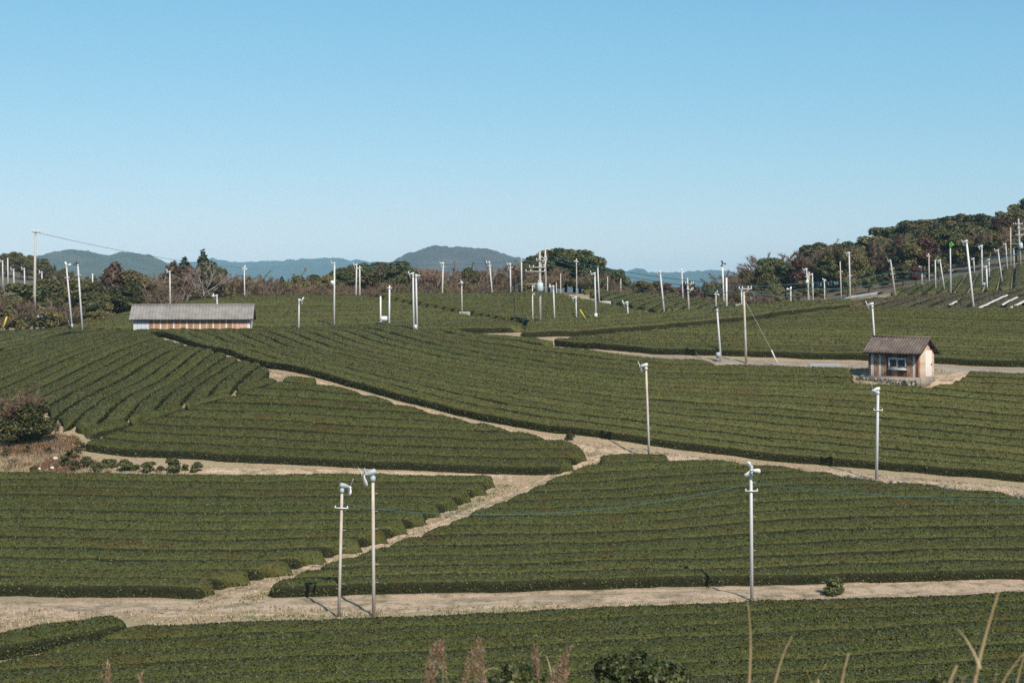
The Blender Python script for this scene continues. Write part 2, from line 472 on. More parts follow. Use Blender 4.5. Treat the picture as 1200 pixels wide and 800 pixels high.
PROF = np.array([(-0.82, 0.0), (-0.88, 0.25), (-0.96, 0.50), (-1.0, 0.70), (-0.96, 0.82), (-0.72, 0.93), (-0.35, 0.985), (0, 1.0),
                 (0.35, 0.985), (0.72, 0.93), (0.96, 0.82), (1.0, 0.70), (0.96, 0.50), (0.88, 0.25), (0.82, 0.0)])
SIDE = np.array([1, 1, 1, 1, 0, 0, 0, 0, 0, 0, 1, 1, 1, 1])  # sides reach up the shoulder: row-gap shade painted in the dark side colour
ROWS = 0; LEAVES = 0
def hedge_row(line, width, height, mat, dens, lsize, label, group, step, seed, skew=(0, 0, 0, 0)):
    global ROWS, LEAVES
    p = resample(line, step); n = len(p)
    if n < 4: return
    t = np.gradient(p, axis=0); t /= np.linalg.norm(t, axis=1)[:, None] + 1e-9
    nr = np.c_[-t[:, 1], t[:, 0]]
    s = np.r_[0, np.cumsum(np.linalg.norm(np.diff(p, axis=0), axis=1))]
    e = np.clip(np.minimum(s, s[-1] - s) / 0.40, 0, 1); e = np.sqrt(1 - (1 - e) ** 2)
    hh = height * (1 + 0.035 * vnoise(s / 1.7, s * 0 + seed, 5) + 0.05 * vnoise(s / 9.0, s * 0 + seed, 9)) * (0.1 + 0.9 * e)
    ww = 0.5 * width * (1 + 0.05 * vnoise(s / 1.3, s * 0 + seed, 11)) * (0.25 + 0.75 * e)
    k = len(PROF)
    u = PROF[:, 0][None] * ww[:, None]
    X = p[:, 0][:, None] + nr[:, 0][:, None] * u; Y = p[:, 1][:, None] + nr[:, 1][:, None] * u
    hz = PROF[:, 1][None] * hh[:, None]
    pu = PROF[:, 0][None]; a0 = np.clip(1 - s / 2.6, 0, 1)[:, None]; a1 = np.clip(1 - (s[-1] - s) / 2.6, 0, 1)[:, None]
    dl = a0 * ((1 - pu) / 2 * skew[0] + (1 + pu) / 2 * skew[1]) + a1 * ((1 - pu) / 2 * skew[2] + (1 + pu) / 2 * skew[3])
    X = X + t[:, 0][:, None] * dl; Y = Y + t[:, 1][:, None] * dl
    # lumpy foliage surface
    d = 0.045 * fbm(X / 0.33, Y / 0.33 + hz * 3, 21, 3) + 0.03 * fbm(X / 1.1, Y / 1.1, 23, 2)
    out = np.sign(PROF[:, 0]) * (np.abs(PROF[:, 0]) > 0.7)
    X = X + nr[:, 0][:, None] * d * out; Y = Y + nr[:, 1][:, None] * d * out
    Z = ground(X, Y) - 0.02 + hz + d * (PROF[:, 1] > 0.3)
    V = np.stack([X, Y, Z], 2)
    i, j = np.meshgrid(np.arange(n - 1), np.arange(k - 1), indexing='ij')
    q = (i * k + j).ravel()
    quads = np.c_[q, q + k, q + k + 1, q + 1]
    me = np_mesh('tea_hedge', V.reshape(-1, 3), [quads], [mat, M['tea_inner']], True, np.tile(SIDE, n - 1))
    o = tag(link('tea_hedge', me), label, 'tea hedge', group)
    ROWS += 1
    if dens > 0:
        A, B, C, D = V[:-1, :-1], V[1:, :-1], V[1:, 1:], V[:-1, 1:]
        nm = np.cross(B - A, D - A); ar = np.linalg.norm(nm, axis=2) + 1e-9
        nm = nm / ar[..., None]
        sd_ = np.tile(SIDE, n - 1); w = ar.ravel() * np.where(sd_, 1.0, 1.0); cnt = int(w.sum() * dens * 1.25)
        r = np.random.default_rng(seed + 100)
        idx = r.choice(len(w), cnt, p=w / w.sum())
        a, b = r.uniform(size=(2, cnt, 1))
        fl = lambda z: z.reshape(-1, 3)[idx]
        pp = fl(A) * (1 - a) * (1 - b) + fl(B) * a * (1 - b) + fl(C) * a * b + fl(D) * (1 - a) * b
        nn = fl(nm) if nm[0, k // 2][2] > 0 else -fl(nm)
        pp = pp + nn * (r.uniform(-0.02, 0.035, (cnt, 1))) * np.where(sd_[idx], 1.0, 1.0)[:, None]
        lv, lq = leaf_tris(pp, nn, lsize * 0.78, 0.75, 0.75, seed + 5)
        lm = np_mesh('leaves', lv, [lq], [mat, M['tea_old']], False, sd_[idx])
        c = link('leaves', lm, o); c['kind'] = 'stuff'
        LEAVES += cnt

PARCELS = []
def parcel(outline, guide, label, group, mat, pitch=1.8, side=1, ratio=0.86, height=0.72, dens=60, lsize=0.08, step=0.3, ext=40.0, nmax=60, phase=0.5, minlen=1.5, sm=30, nmin=0):
    """parallel tea rows, pitch metres apart, clipped to the outline of one field"""
    PARCELS.append(outline)
    g = resample(guide, 1.0)
    g = smooth_line(g, sm)
    d0 = (g[0] - g[min(6, len(g) - 1)]); d0 /= np.linalg.norm(d0); d1 = (g[-1] - g[-min(7, len(g))]); d1 /= np.linalg.norm(d1)
    g = resample(np.r_[[g[0] + d0 * ext], g, [g[-1] + d1 * ext]], 1.0)
    cnt_ = 0
    for k in range(nmin, nmax):
        off = side * (k + phase) * pitch
        t = np.gradient(g, axis=0); t /= np.linalg.norm(t, axis=1)[:, None]
        nr = np.c_[-t[:, 1], t[:, 0]]
        c = g + nr * off
        c = resample(smooth_line(c, 8), 0.25)
        c = c + (0.03 * vnoise(np.arange(len(c)) / 14.0, np.full(len(c), k * 3.3), 31))[:, None] * np.array([0.2, 1.0])
        ins = inside(outline, c[:, 0], c[:, 1])
        if not ins.any():
            continue
        cnt_ += 1
        i = 0; segs = []
        while i < len(c):
            if ins[i]:
                j = i
                while j + 1 < len(c) and ins[j + 1]: j += 1
                if (j - i) * 0.25 > minlen:
                    segs.append((i, j))
                i = j + 1
            else: i += 1
        tn = np.gradient(c, axis=0); tn /= np.linalg.norm(tn, axis=1)[:, None]; nn_ = np.c_[-tn[:, 1], tn[:, 0]]
        sides = [inside(outline, *(c + nn_ * sg * pitch * ratio * 0.5).T) for sg in (-1, 1)]
        def edge_shift(idx, sd, start):
            for q_ in range(0, 9):
                for dd in ((-q_, q_) if q_ else (0,)):
                    k2 = idx + dd; k3 = k2 - 1 if start else k2 + 1
                    if 0 < k2 < len(c) - 1 and sides[sd][k2] and not sides[sd][k3]: return dd * 0.25
            return 0.0
        for si, (i0, j0) in enumerate(segs):
                    seg = c[i0:j0 + 1]
                    sk_ = (edge_shift(i0, 0, True), edge_shift(i0, 1, True), edge_shift(j0, 0, False), edge_shift(j0, 1, False)) if (j0 - i0) * 0.25 > 5.5 else (0, 0, 0, 0)
                    lb = label(cnt_) if callable(label) else label
                    if callable(label) and len(segs) > 1: lb += (', left part' if si == 0 else (', right part' if si == len(segs) - 1 else ', middle part'))
                    hedge_row(seg, pitch * ratio, height * random.uniform(0.95, 1.05), mat, dens, lsize, lb, group, step, ROWS * 13 + 1, sk_)

ORD = 'first second third fourth fifth sixth seventh eighth ninth tenth eleventh twelfth thirteenth fourteenth fifteenth sixteenth seventeenth eighteenth nineteenth twentieth'.split()
ORD += ['twenty-' + o for o in ORD[:9]] + ['thirtieth'] + ['thirty-' + o for o in ORD[:9]] + ['fortieth'] + ['forty-' + o for o in ORD[:9]]
OL = lambda a, b: (lambda k: a + ' ' + ORD[k - 1] + ' ' + b)
G_ = lambda s: 'tea rows of the ' + s
# A: field in front of the lowest path
A_out = poly([(205, 727), (400, 721), (600, 713), (880, 700), (1200, 688), (1320, 683)], 0.78)
A_out = np.r_[A_out, [[34, 46.5], [-36, 46.5]], poly([(0, 779), (60, 762), (125, 746), (170, 733)], 0.5)]
parcel(A_out, poly([(205, 727), (400, 720), (600, 712), (880, 700), (1200, 688)], 0.78), OL('close-set flat tea row,', 'below the wide lowest dirt path'), G_('field below the lowest path'),
       M['tea_near'], 1.8, -1, 0.91, 0.75, 150, 0.125, 0.2)
B_out = poly([(-70, 706), (150, 707), (217, 703), (253, 685), (360, 657), (454, 628), (529, 592), (579, 566), (582, 559), (300, 555), (0, 551), (-70, 551)], 0.4)
parcel(B_out, poly([(-60, 700), (0, 700), (150, 703), (300, 702), (450, 699)], 0.0), OL('green tea row,', 'above the lowest dirt path, left of the diagonal track'), G_('field left of the diagonal track'),
       M['tea_mid'], 1.8, 1, 0.805, 0.76, 95, 0.135, 0.22)
C_out = poly([(303, 701), (307, 691), (341, 677), (381, 665), (421, 653), (471, 636), (503, 624), (536, 612), (575, 595), (611, 580), (633, 570), (656, 561), (682, 551), (702, 540), (757, 537),
              (825, 541), (880, 548), (960, 556), (1020, 567), (1070, 571), (1165, 579), (1200, 588), (1320, 594), (1320, 684), (1200, 686), (880, 693), (600, 700)], 0.4)
parcel(C_out, poly([(300, 702), (438, 698), (600, 695), (880, 688), (1050, 684), (1200, 681)], 0.0), OL('green tea row,', 'above the lowest dirt path, right of the diagonal track'), G_('field right of the diagonal track'),
       M['tea_mid'], 1.8, 1, 0.805, 0.76, 95, 0.135, 0.22)
D_out = poly([(92, 536), (94, 521), (150, 502), (200, 487), (260, 470), (310, 455), (335, 444), (355, 445), (404, 458), (463, 474), (520, 490), (598, 506.5), (650, 518), (688, 521), (689, 533), (667, 547), (645, 560), (400, 557), (200, 547)], 0.4)
parcel(D_out, poly([(90, 529), (200, 539), (300, 546), (420, 551), (550, 556), (660, 558)], 0.0), OL('tea row of the wedge-shaped field,', 'above the clipped bushes'), G_('wedge-shaped field'),
       M['tea_mid'], 1.75, 1, 0.805, 0.74, 75, 0.15, 0.25)
E_out = poly([(-70, 480), (0, 472), (50, 478), (66, 491), (95, 506), (150, 494), (200, 480), (260, 464), (328, 441), (303, 426), (250, 410.5), (190, 397), (152, 389.3), (125, 388.5), (100, 390), (50, 399), (0, 413), (-70, 426)], 0.5)
parcel(E_out, poly([(70, 490), (83, 477), (117, 460), (145, 443), (172, 428), (200, 415), (228, 406)], 0.3), OL('tea row running uphill to the long shed,', 'from its lower corner'), G_('field running up towards the long shed'),
       M['tea_mid'], 1.75, 1, 0.80, 0.76, 70, 0.15, 0.25, ext=60, nmin=-30, nmax=30)
ED_line = poly([(97, 508), (150, 496), (200, 482), (260, 466), (325, 445)], 0.4)
for a_, b_ in ((0.02, 0.24), (0.27, 0.50), (0.53, 0.74), (0.77, 0.99)):
    rl = resample(ED_line, 0.3)
    hedge_row(rl[int(a_ * len(rl)):int(b_ * len(rl))], 1.5, 0.74, M['tea_mid'], 70, 0.15, 'short tea row crossing the foot of the uphill rows', 'short cross rows at the field corner', 0.25, 900 + int(a_ * 100))
E2_out = poly([(-70, 391), (0, 386), (60, 385), (112, 386.5), (92, 391), (50, 398), (0, 411), (-70, 424)], 0.6)
parcel(E2_out, poly([(-20, 411), (0, 408), (50, 395), (100, 388)], 0.4), 'tea row on the knoll beside the tall concrete pole', G_('knoll by the tall concrete pole'),
       M['tea_far'], 1.75, 1, 0.88, 0.72, 40, 0.17, 0.3, nmin=-1)
F_front = [(153, 394), (230, 411), (300, 430), (400, 454), (500, 479), (600, 504), (680, 514), (750, 523), (825, 532), (900, 540), (1000, 549), (1100, 558), (1200, 567), (1290, 575)]
F_out = np.r_[poly([(140, 393), (153, 395), (230, 413), (300, 432), (400, 457), (500, 482), (600, 507), (680, 517), (750, 526), (825, 535), (900, 543), (1000, 552), (1100, 561), (1200, 570), (1320, 581)], 0.1),
              poly([(1320, 436), (1200, 433), (1136, 432), (1118, 443), (1102, 451), (1060, 452), (1003, 448), (1000, 437), (1000, 428.5), (900, 426), (850, 423), (760, 416), (700, 409), (650, 401.5), (600, 393), (560, 387), (515, 383)], 0.75),
              poly([(480, 384), (400, 382), (300, 382.5), (200, 384), (152, 385.5)], 0.78)]
parcel(F_out, poly(F_front, 0.0), OL('long curving tea row below the rusty hut,', 'above the stony cross path'), G_('broad slope below the hut'),
       M['tea_far'], 1.8, 1, 0.785, 0.78, 60, 0.155, 0.28, ext=30)
# upper fields
G1_out = poly([(40, 387), (155, 385.5), (300, 382), (400, 384), (490, 385.5), (516, 384.5), (597, 401), (622, 404.5), (612, 378), (560, 370), (500, 359), (430, 346.5), (300, 346), (205, 355), (160, 363), (120, 375), (70, 383)], 0.6, 150.5)
parcel(G1_out, np.array([[-60, 160.0], [-20, 157.0], [15, 154.0]]), OL('fine tea row,', 'up the rise behind the long shed'), G_('rise behind the long shed'), M['tea_far'], 1.85, 1, 0.77, 0.76, 20, 0.22, 0.45, nmin=-14, nmax=40)
H_out = poly([(434, 344.5), (520, 344), (600, 343.5), (640, 343), (700, 353), (768, 366), (700, 373), (612, 375.5), (560, 367), (500, 356)], 0.6, 150)
parcel(H_out, np.array([[-30, 160.0], [20, 157.0]]), OL('fine tea row,', 'up to the ridge before the bare brown wood'), G_('ridge before the bare wood'), M['tea_far'], 1.85, 1, 0.77, 0.76, 20, 0.22, 0.45, nmin=-8, nmax=40)
J_out = poly([(648, 341.5), (690, 337.5), (760, 346), (840, 353), (862, 360), (772, 365), (706, 352)], 0.5, 150)
parcel(J_out, poly([(745, 362), (775, 351), (800, 346)], 0.5, 150), 'pale slanting tea row on the hump behind the leaning fan pole', G_('hump with slanting rows'), M['tea_far'], 1.9, 1, 0.77, 0.76, 18, 0.22, 0.45, nmin=-20, nmax=30, ext=50)
G3_out = poly([(604, 402), (640, 400), (690, 395), (760, 387.5), (880, 376), (1000, 362), (1000, 352.5), (930, 355.5), (864, 361), (772, 367), (700, 374), (616, 377)], 0.5, 125)
parcel(G3_out, poly([(600, 397), (690, 394.5), (760, 388.5), (880, 377), (1000, 363)], 0.0, 125), OL('tea row among the leaning white poles,', 'up from the dark furrow'), G_('slope of leaning white poles'), M['tea_far'], 1.85, 1, 0.77, 0.78, 24, 0.20, 0.4, ext=20)
G2_out = poly([(622, 403.5), (700, 411.5), (800, 416.5), (900, 421), (1000, 422), (1100, 427), (1200, 431), (1320, 434), (1320, 362.5), (1200, 361.5), (1000, 362.3), (880, 376.3), (760, 388.3), (690, 394.5), (640, 400)], 0.5, 118)
parcel(G2_out, poly([(628, 403), (700, 411), (800, 417), (900, 420.5), (1000, 422.5), (1100, 427), (1200, 431)], 0.0, 118), OL('level tea row above the concrete farm road,', 'up from it'), G_('field above the farm road'), M['tea_far'], 1.8, 1, 0.79, 0.80, 36, 0.18, 0.35, ext=30)
K1_out = poly([(1005, 360.5), (1200, 360.5), (1320, 360), (1320, 336), (1200, 338.5), (1150, 342), (1100, 344.5), (1050, 347.5), (1000, 351.5)], 0.5, 140)
parcel(K1_out, poly([(1050, 358), (1080, 349), (1103, 344)], 0.5, 140), 'brownish tea row slanting up beside the white cloth strips', G_('brownish slanting field'), M['tea_brown'], 1.9, 1, 0.70, 0.66, 18, 0.22, 0.45, nmin=-40, nmax=30, ext=40)
K2_out = poly([(1048, 345.5), (1100, 342.5), (1200, 336.5), (1320, 330), (1320, 297), (1200, 309), (1150, 319.5), (1100, 329), (1050, 339.5)], 0.5, 150)
parcel(K2_out, poly([(1170, 336), (1174, 318)], 0.5, 150), 'tea row climbing straight up to the wooded hilltop', G_('hilltop field under the wood'), M['tea_far'], 1.9, 1, 0.72, 0.74, 16, 0.22, 0.45, nmin=-25, nmax=40, ext=30)
A0_line = poly([(-70, 769), (0, 757), (70, 745), (144, 733)], 0.35)
hedge_row(resample(A0_line, 0.3), 1.9, 0.8, M['tea_near'], 150, 0.125, 'single slanting hedge of tea in the corner by the wide path', None, 0.2, 777)
print('ROWS', ROWS, 'LEAVES', LEAVES)

# ------------------------------------------------------------------ paths, farm road, slabs
def drape(name, line, width, mat, off=0.05, step=0.5, kind='structure', label=None, cat=None, edge=0.22, seed=1, cross=7, drop=0.16):
    p = resample(line, step); n = len(p)
    t = np.gradient(p, axis=0); t /= np.linalg.norm(t, axis=1)[:, None]
    nr = np.c_[-t[:, 1], t[:, 0]]
    w = np.broadcast_to(np.asarray(width, float), (2,)) if np.ndim(width) == 0 else np.asarray(width)
    wid = np.interp(np.linspace(0, 1, n), np.linspace(0, 1, len(w)), w) * 0.5
    uu = np.linspace(-1, 1, cross)
    sd = np.arange(n) * step
    L = 1 + edge * vnoise(sd / 1.1, sd * 0, seed) * 2; R = 1 + edge * vnoise(sd / 1.1, sd * 0 + 9, seed) * 2
    U = np.where(uu[None] < 0, uu[None] * (wid * L)[:, None], uu[None] * (wid * R)[:, None])
    X = p[:, 0][:, None] + nr[:, 0][:, None] * U; Y = p[:, 1][:, None] + nr[:, 1][:, None] * U
    Z = ground(X, Y) + off - drop * (np.abs(uu[None]) > 0.99)
    if cross > 7: Z = Z - 0.06 * np.exp(-((np.abs(uu[None]) - 0.5) / 0.14) ** 2) * (1 + vnoise(sd / 2.0, sd * 0, seed + 3))[:, None]
    i, j = np.meshgrid(np.arange(n - 1), np.arange(cross - 1), indexing='ij')
    q = (i * cross + j).ravel()
    o = link(name, np_mesh(name, np.stack([X, Y, Z], 2).reshape(-1, 3), [np.c_[q, q + cross, q + cross + 1, q + 1]], mat, True))
    if kind: o['kind'] = kind
    return tag(o, label, cat)

PATHS = []
def path(pxs, width, mat='path', seed=1, name='path', off=0.05, edge=0.2, y0=38.0, o=0.0):
    l = smooth_line(resample(poly(pxs, o, y0), 1.0), 6)
    PATHS.append((l, width))
    return drape(name, l, width, M[mat], off, 0.4, edge=edge, seed=seed, cross=13)
path([(-60, 716), (0, 715), (150, 713), (300, 710.5), (438, 708), (600, 703), (880, 696), (1050, 691), (1200, 687), (1290, 685)], 4.6, seed=1, edge=0.12)
path([(205, 720), (262, 702), (335, 678), (405, 657), (475, 633), (545, 605), (605, 581), (655, 558), (692, 536)], 1.7, seed=2)
path([(690, 534), (720, 530), (760, 535), (830, 541), (900, 548), (1000, 557), (1100, 566), (1200, 576), (1290, 584)], 2.3, seed=3)
path([(160, 398), (250, 418), (330, 441), (420, 463), (500, 483), (580, 501), (640, 515), (700, 529)], 1.2, seed=4)
path([(80, 540), (200, 550), (320, 553), (450, 555), (600, 560)], 1.1, seed=5)
road_l = smooth_line(resample(poly([(515, 388), (560, 397), (600, 403), (650, 409), (700, 415), (780, 420), (850, 424.5), (930, 427), (1000, 428.5), (1100, 431), (1200, 435), (1300, 437)], 0.0, 118), 1.0), 6)
PATHS.append((road_l, 3.2))
rd = drape('road', road_l, [0.6, 1.4, 2.0, 2.0, 2.0], M['concrete'], 0.10, 0.5, edge=0.04, seed=6, drop=0.3)
yard_l = poly([(1010, 441), (1060, 446), (1100, 446), (1135, 438)], 0.0, 112)
drape('yard', resample(yard_l, 0.4), [2.6, 3.4, 3.4, 1.8], M['path'], 0.16, 0.4, edge=0.12, seed=8, drop=0.5)
PATHS.append((yard_l, 4.5))

# ------------------------------------------------------------------ buildings
def panel_mesh(w, h, mat, pitch=0.15, amp=0.014, thick=0.02, h2=None):
    """vertical corrugated sheet, in the x-z plane, from x=0, outer face towards -y"""
    n = max(5, int(w / pitch * 6)); xs = np.linspace(0, w, n)
    ys = -amp * (np.sin(xs / pitch * 2 * np.pi) * 0.5 + 0.5)
    hh = np.linspace(h, h2 if h2 is not None else h, n)
    v = np.concatenate([np.c_[xs, ys - 0.004, np.zeros(n)], np.c_[xs, ys - 0.004, hh], np.c_[xs, ys * 0 + thick, np.zeros(n)], np.c_[xs, ys * 0 + thick, hh]])
    q = []
    for i in range(n - 1):
        q += [[i, i + 1, n + i + 1, n + i], [2 * n + i + 1, 2 * n + i, 3 * n + i, 3 * n + i + 1], [n + i, n + i + 1, 3 * n + i + 1, 3 * n + i]]
    q += [[0, n, 3 * n, 2 * n], [n - 1, 3 * n - 1, 4 * n - 1, 2 * n - 1]]
    return np_mesh('wall_panel', v, [np.array(q)], mat)
def roof_mesh(x0, x1, ya, za, yb, zb, mat, pitch=0.26, amp=0.03, thick=0.03):
    """corrugated slope from the eave (ya,za) to the ridge (yb,zb); waves run along x"""
    n = int((x1 - x0) / pitch * 6) + 1; xs = np.linspace(x0, x1, n); m = 5
    v, q = [], []
    t = np.linspace(0, 1, m)
    dy, dz = yb - ya, zb - za; L = math.hypot(dy, dz); ny_, nz_ = -dz / L, dy / L
    if nz_ < 0: ny_, nz_ = -ny_, -nz_
    w = amp * np.sin(xs / pitch * 2 * np.pi)
    for top in (1, 0):
        for k in t:
            o = (w if top else w) + (thick if top else 0)
            sag = -0.012 * np.sin(xs * 1.7) * (1 - k)
            v.append(np.c_[xs, ya + dy * k + ny_ * o, za + dz * k + nz_ * o + sag])
    v = np.concatenate(v)
    def idx(top, r, c): return (0 if top else m * n) + r * n + c
    for r in range(m - 1):
        for c in range(n - 1):
            q.append([idx(1, r, c), idx(1, r, c + 1), idx(1, r + 1, c + 1), idx(1, r + 1, c)])
            q.append([idx(0, r, c + 1), idx(0, r, c), idx(0, r + 1, c), idx(0, r + 1, c + 1)])
    for c in range(n - 1):
        q.append([idx(0, 0, c), idx(0, 0, c + 1), idx(1, 0, c + 1), idx(1, 0, c)])
        q.append([idx(1, m - 1, c), idx(1, m - 1, c + 1), idx(0, m - 1, c + 1), idx(0, m - 1, c)])
    for r in range(m - 1):
        q.append([idx(1, r, 0), idx(1, r + 1, 0), idx(0, r + 1, 0), idx(0, r, 0)])
        q.append([idx(1, r + 1, n - 1), idx(1, r, n - 1), idx(0, r, n - 1), idx(0, r + 1, n - 1)])
    return np_mesh('roof_slope', v, [np.array(q)], mat)
ST = (3.0, 3.0, 0.6)
M['rust_dark'] = flat_mat('dark_rusted_sheet', (0.085, 0.030, 0.016), 0.8, 0, 0, 5, 'obj', 0.1, ST, (0.19, 0.075, 0.036), 0.35, 0.7)
M['rust_mix'] = flat_mat('streaked_rust_sheet', (0.42, 0.29, 0.18), 0.75, 0, 0, 4, 'obj', 0.1, ST, (0.17, 0.065, 0.03), 0.38, 0.60)
M['cream'] = flat_mat('weathered_cream_sheet', (0.56, 0.45, 0.36), 0.7, 0, 0, 4, 'obj', 0.1, ST, (0.30, 0.13, 0.065), 0.46, 0.68)
M['pale'] = flat_mat('pale_zinc_sheet', (0.55, 0.53, 0.49), 0.6, 0.0, 0, 4, 'obj', 0.1, ST, (0.33, 0.22, 0.15), 0.5, 0.8)
M['bluegrey'] = flat_mat('blue_grey_sheet', (0.36, 0.40, 0.45), 0.65, 0.0, 0, 4, 'obj', 0.1, ST, (0.50, 0.50, 0.50), 0.5, 0.8)
M['orange'] = flat_mat('orange_rusted_sheet', (0.36, 0.21, 0.125), 0.75, 0, 0, 4, 'obj', 0.1, ST, (0.24, 0.12, 0.065), 0.45, 0.75)
M['salmon'] = flat_mat('faded_salmon_sheet', (0.45, 0.27, 0.21), 0.75, 0, 0, 3, 'obj', 0.1, ST, (0.45, 0.38, 0.34), 0.5, 0.8)
M['door'] = flat_mat('white_door_paint', (0.66, 0.58, 0.52), 0.6, 0, 0.08, 3, 'obj')
M['roof_hut'] = flat_mat('weathered_brown_roof', (0.115, 0.085, 0.072), 0.85, 0, 0, 1.6, 'obj', 0.2, (1, 1, 1), (0.22, 0.175, 0.15), 0.4, 0.72)
M['roof_barn'] = flat_mat('weathered_grey_roof', (0.19, 0.178, 0.168), 0.85, 0, 0, 1.2, 'obj', 0.2, (1, 1, 1), (0.31, 0.285, 0.265), 0.35, 0.75)
M['wood_dark'] = flat_mat('dark_old_timber', (0.045, 0.036, 0.03), 0.85, 0, 0.4, 6, 'obj', 0.2, (1, 1, 6))
M['frame_white'] = flat_mat('white_window_frame', (0.52, 0.55, 0.57), 0.45, 0, 0.05)
def glass_mat():
    m, nt, b = new_mat('dark_window_glass')
    b.inputs['Base Color'].default_value = (0.012, 0.02, 0.025, 1); b.inputs['Roughness'].default_value = 0.08
    b.inputs['Specular IOR Level'].default_value = 0.6
    return m
M['glass'] = glass_mat()

def building(root, L, W, H, rise, over, front, right, left, roofm, pitch, eave_trim=0.06, back=None):
    """gabled shed; front faces local -y; wall panels listed as (width, material key)"""
    def run(lst, total):
        s = sum(w for w, _ in lst); return [(w * total / s, k) for w, k in lst]
    x = -L / 2
    for w, k in run(front, L):
        link('wall_panel', panel_mesh(w - 0.012, H * random.uniform(0.985, 1.0), M[k]), root, loc=(x + 0.006, -W / 2 - random.uniform(0, 0.012), 0)); x += w
    x = L / 2
    for w, k in run(back or [(1, 'rust_mix')] * 6, L):
        link('wall_panel', panel_mesh(w - 0.012, H, M[k]), root, loc=(x - 0.006, W / 2 + 0.01, 0), rot=(0, 0, math.pi)); x -= w
    roofz = lambda y: H + rise * (1 - abs(y) / (W / 2)) - 0.06
    for sgn, lst in ((1, right), (-1, left)):
        y = -W / 2 * sgn
        for w, k in run(lst, W):
            y2 = y + w * sgn
            link('wall_panel', panel_mesh(w - 0.01, roofz(y), M[k], h2=roofz(y2)), root, loc=(sgn * L / 2 + sgn * 0.01, y + 0.005 * sgn, 0), rot=(0, 0, math.pi / 2 * sgn)); y = y2
    ov = over
    e = (W / 2 + ov) / (W / 2); ez = H + rise - rise * e
    rf = empty('roof', (0, 0, 0)); rf.parent = root
    link('roof_slope', roof_mesh(-L / 2 - ov, L / 2 + ov, -W / 2 - ov, ez, 0, H + rise, roofm, pitch), rf)
    link('roof_slope', roof_mesh(-L / 2 - ov, L / 2 + ov, W / 2 + ov, ez, 0, H + rise, roofm, pitch), rf)
    mb = MB(); mb.tube([(-L / 2 - ov, 0, H + rise + 0.045), (0, 0, H + rise + 0.03), (L / 2 + ov, 0, H + rise + 0.05)], 0.085, 8)
    link('ridge_cap', mb.mesh('ridge_cap', roofm), rf)
    for sgn in (-1, 1):
        mb = MB(); mb.box((0, sgn * (W / 2 + ov - 0.05), ez - 0.05), (L + 2 * ov - 0.06, 0.05, 0.09))
        link('eave_board', mb.mesh('eave_board', M['wood_dark']), rf)
        for s2 in (-1, 1):
            ang = math.atan2(rise * e, W / 2 + ov)
            mb = MB(); ln = math.hypot(rise * e, W / 2 + ov)
            mb.box((0, 0, 0), (0.04, ln * 0.99, 0.14))
            link('barge_board', mb.mesh('barge_board', M['wood_dark']), rf, loc=(s2 * (L / 2 + ov - 0.03), sgn * (W / 2 + ov) / 2, (ez + H + rise) / 2 - 0.07), rot=(-sgn * ang, 0, 0))
    for yy in np.linspace(-W / 2 - ov + 0.1, W / 2 + ov - 0.1, 6):   # purlin ends under the verge
        mb = MB(); mb.box((0, yy, H + rise - rise * abs(yy) / (W / 2) - 0.07), (L + 2 * ov - 0.1, 0.07, 0.08))
        link('purlin', mb.mesh('purlin', M['wood_dark']), rf)

hut_c = at_depth(1056, 118.2)
hut_yaw = math.radians(-44)
hut_z = (HY - 441.5) / F_PX * 116.6
hut = tag(empty('hut', (hut_c[0], hut_c[1], hut_z), (0, 0, hut_yaw)), 'small rusty corrugated hut with a white-framed window above the tea slope', 'hut')
HL, HW, HH = 4.55, 2.6, 2.2
building(hut, HL, HW, HH, 0.98, 0.38,
         [(0.22, 'rust_dark'), (0.28, 'pale'), (0.5, 'rust_mix'), (0.22, 'pale'), (0.5, 'rust_mix'), (0.55, 'rust_dark'), (0.5, 'rust_mix'), (0.6, 'rust_dark'), (0.3, 'rust_dark'), (0.55, 'rust_mix'), (0.25, 'pale'), (0.3, 'rust_dark')],
         [(0.3, 'rust_mix'), (0.45, 'cream'), (0.3, 'cream'), (0.6, 'cream'), (0.6, 'cream'), (0.35, 'rust_dark'), (0.5, 'cream')],
         [(0.6, 'rust_mix')] * 5, M['roof_hut'], 0.27)
wx, wz, ww, wh = 0.40, 1.08, 1.6, 0.86
win = empty('window', (wx, -HW / 2 - 0.06, wz)); win.parent = hut
mb = MB()
for dx, dz, sx, sz in ((0, wh / 2, ww, 0.08), (0, -wh / 2, ww, 0.09), (-ww / 2 + 0.04, 0, 0.08, wh - 0.09), (ww / 2 - 0.04, 0, 0.08, wh - 0.09)):
    mb.box((dx, 0, dz), (sx, 0.09, sz))
link('frame', mb.mesh('frame', M['frame_white']), win)
for sx in (-1, 1):
    mb = MB(); pw = ww / 2 - 0.10
    for dx, dz, a, b in ((0, wh / 2 - 0.09, pw, 0.05), (0, -wh / 2 + 0.10, pw, 0.05), (-pw / 2 + 0.025, 0, 0.05, wh - 0.26), (pw / 2 - 0.025, 0, 0.05, wh - 0.26)):
        mb.box((sx * (pw / 2 + 0.012) + dx, 0.012 * sx, dz), (a, 0.04, b))
    link('sash', mb.mesh('sash', M['frame_white']), win)
    mb = MB(); mb.box((sx * (pw / 2 + 0.012), 0.012 * sx, 0), (pw - 0.09, 0.01, wh - 0.24))
    link('pane', mb.mesh('pane', M['glass']), win)
mb = MB(); mb.box((0, -0.06, -wh / 2 - 0.07), (ww + 0.12, 0.16, 0.05)); link('sill', mb.mesh('sill', M['frame_white']), win)
dr = link('door', panel_mesh(1.05, 2.15, M['door'], 0.5, 0.008, 0.03), hut, loc=(HL / 2 + 0.035, -0.15, 0.02), rot=(0, 0, math.pi / 2)); dr['label'] = 'pale painted door'
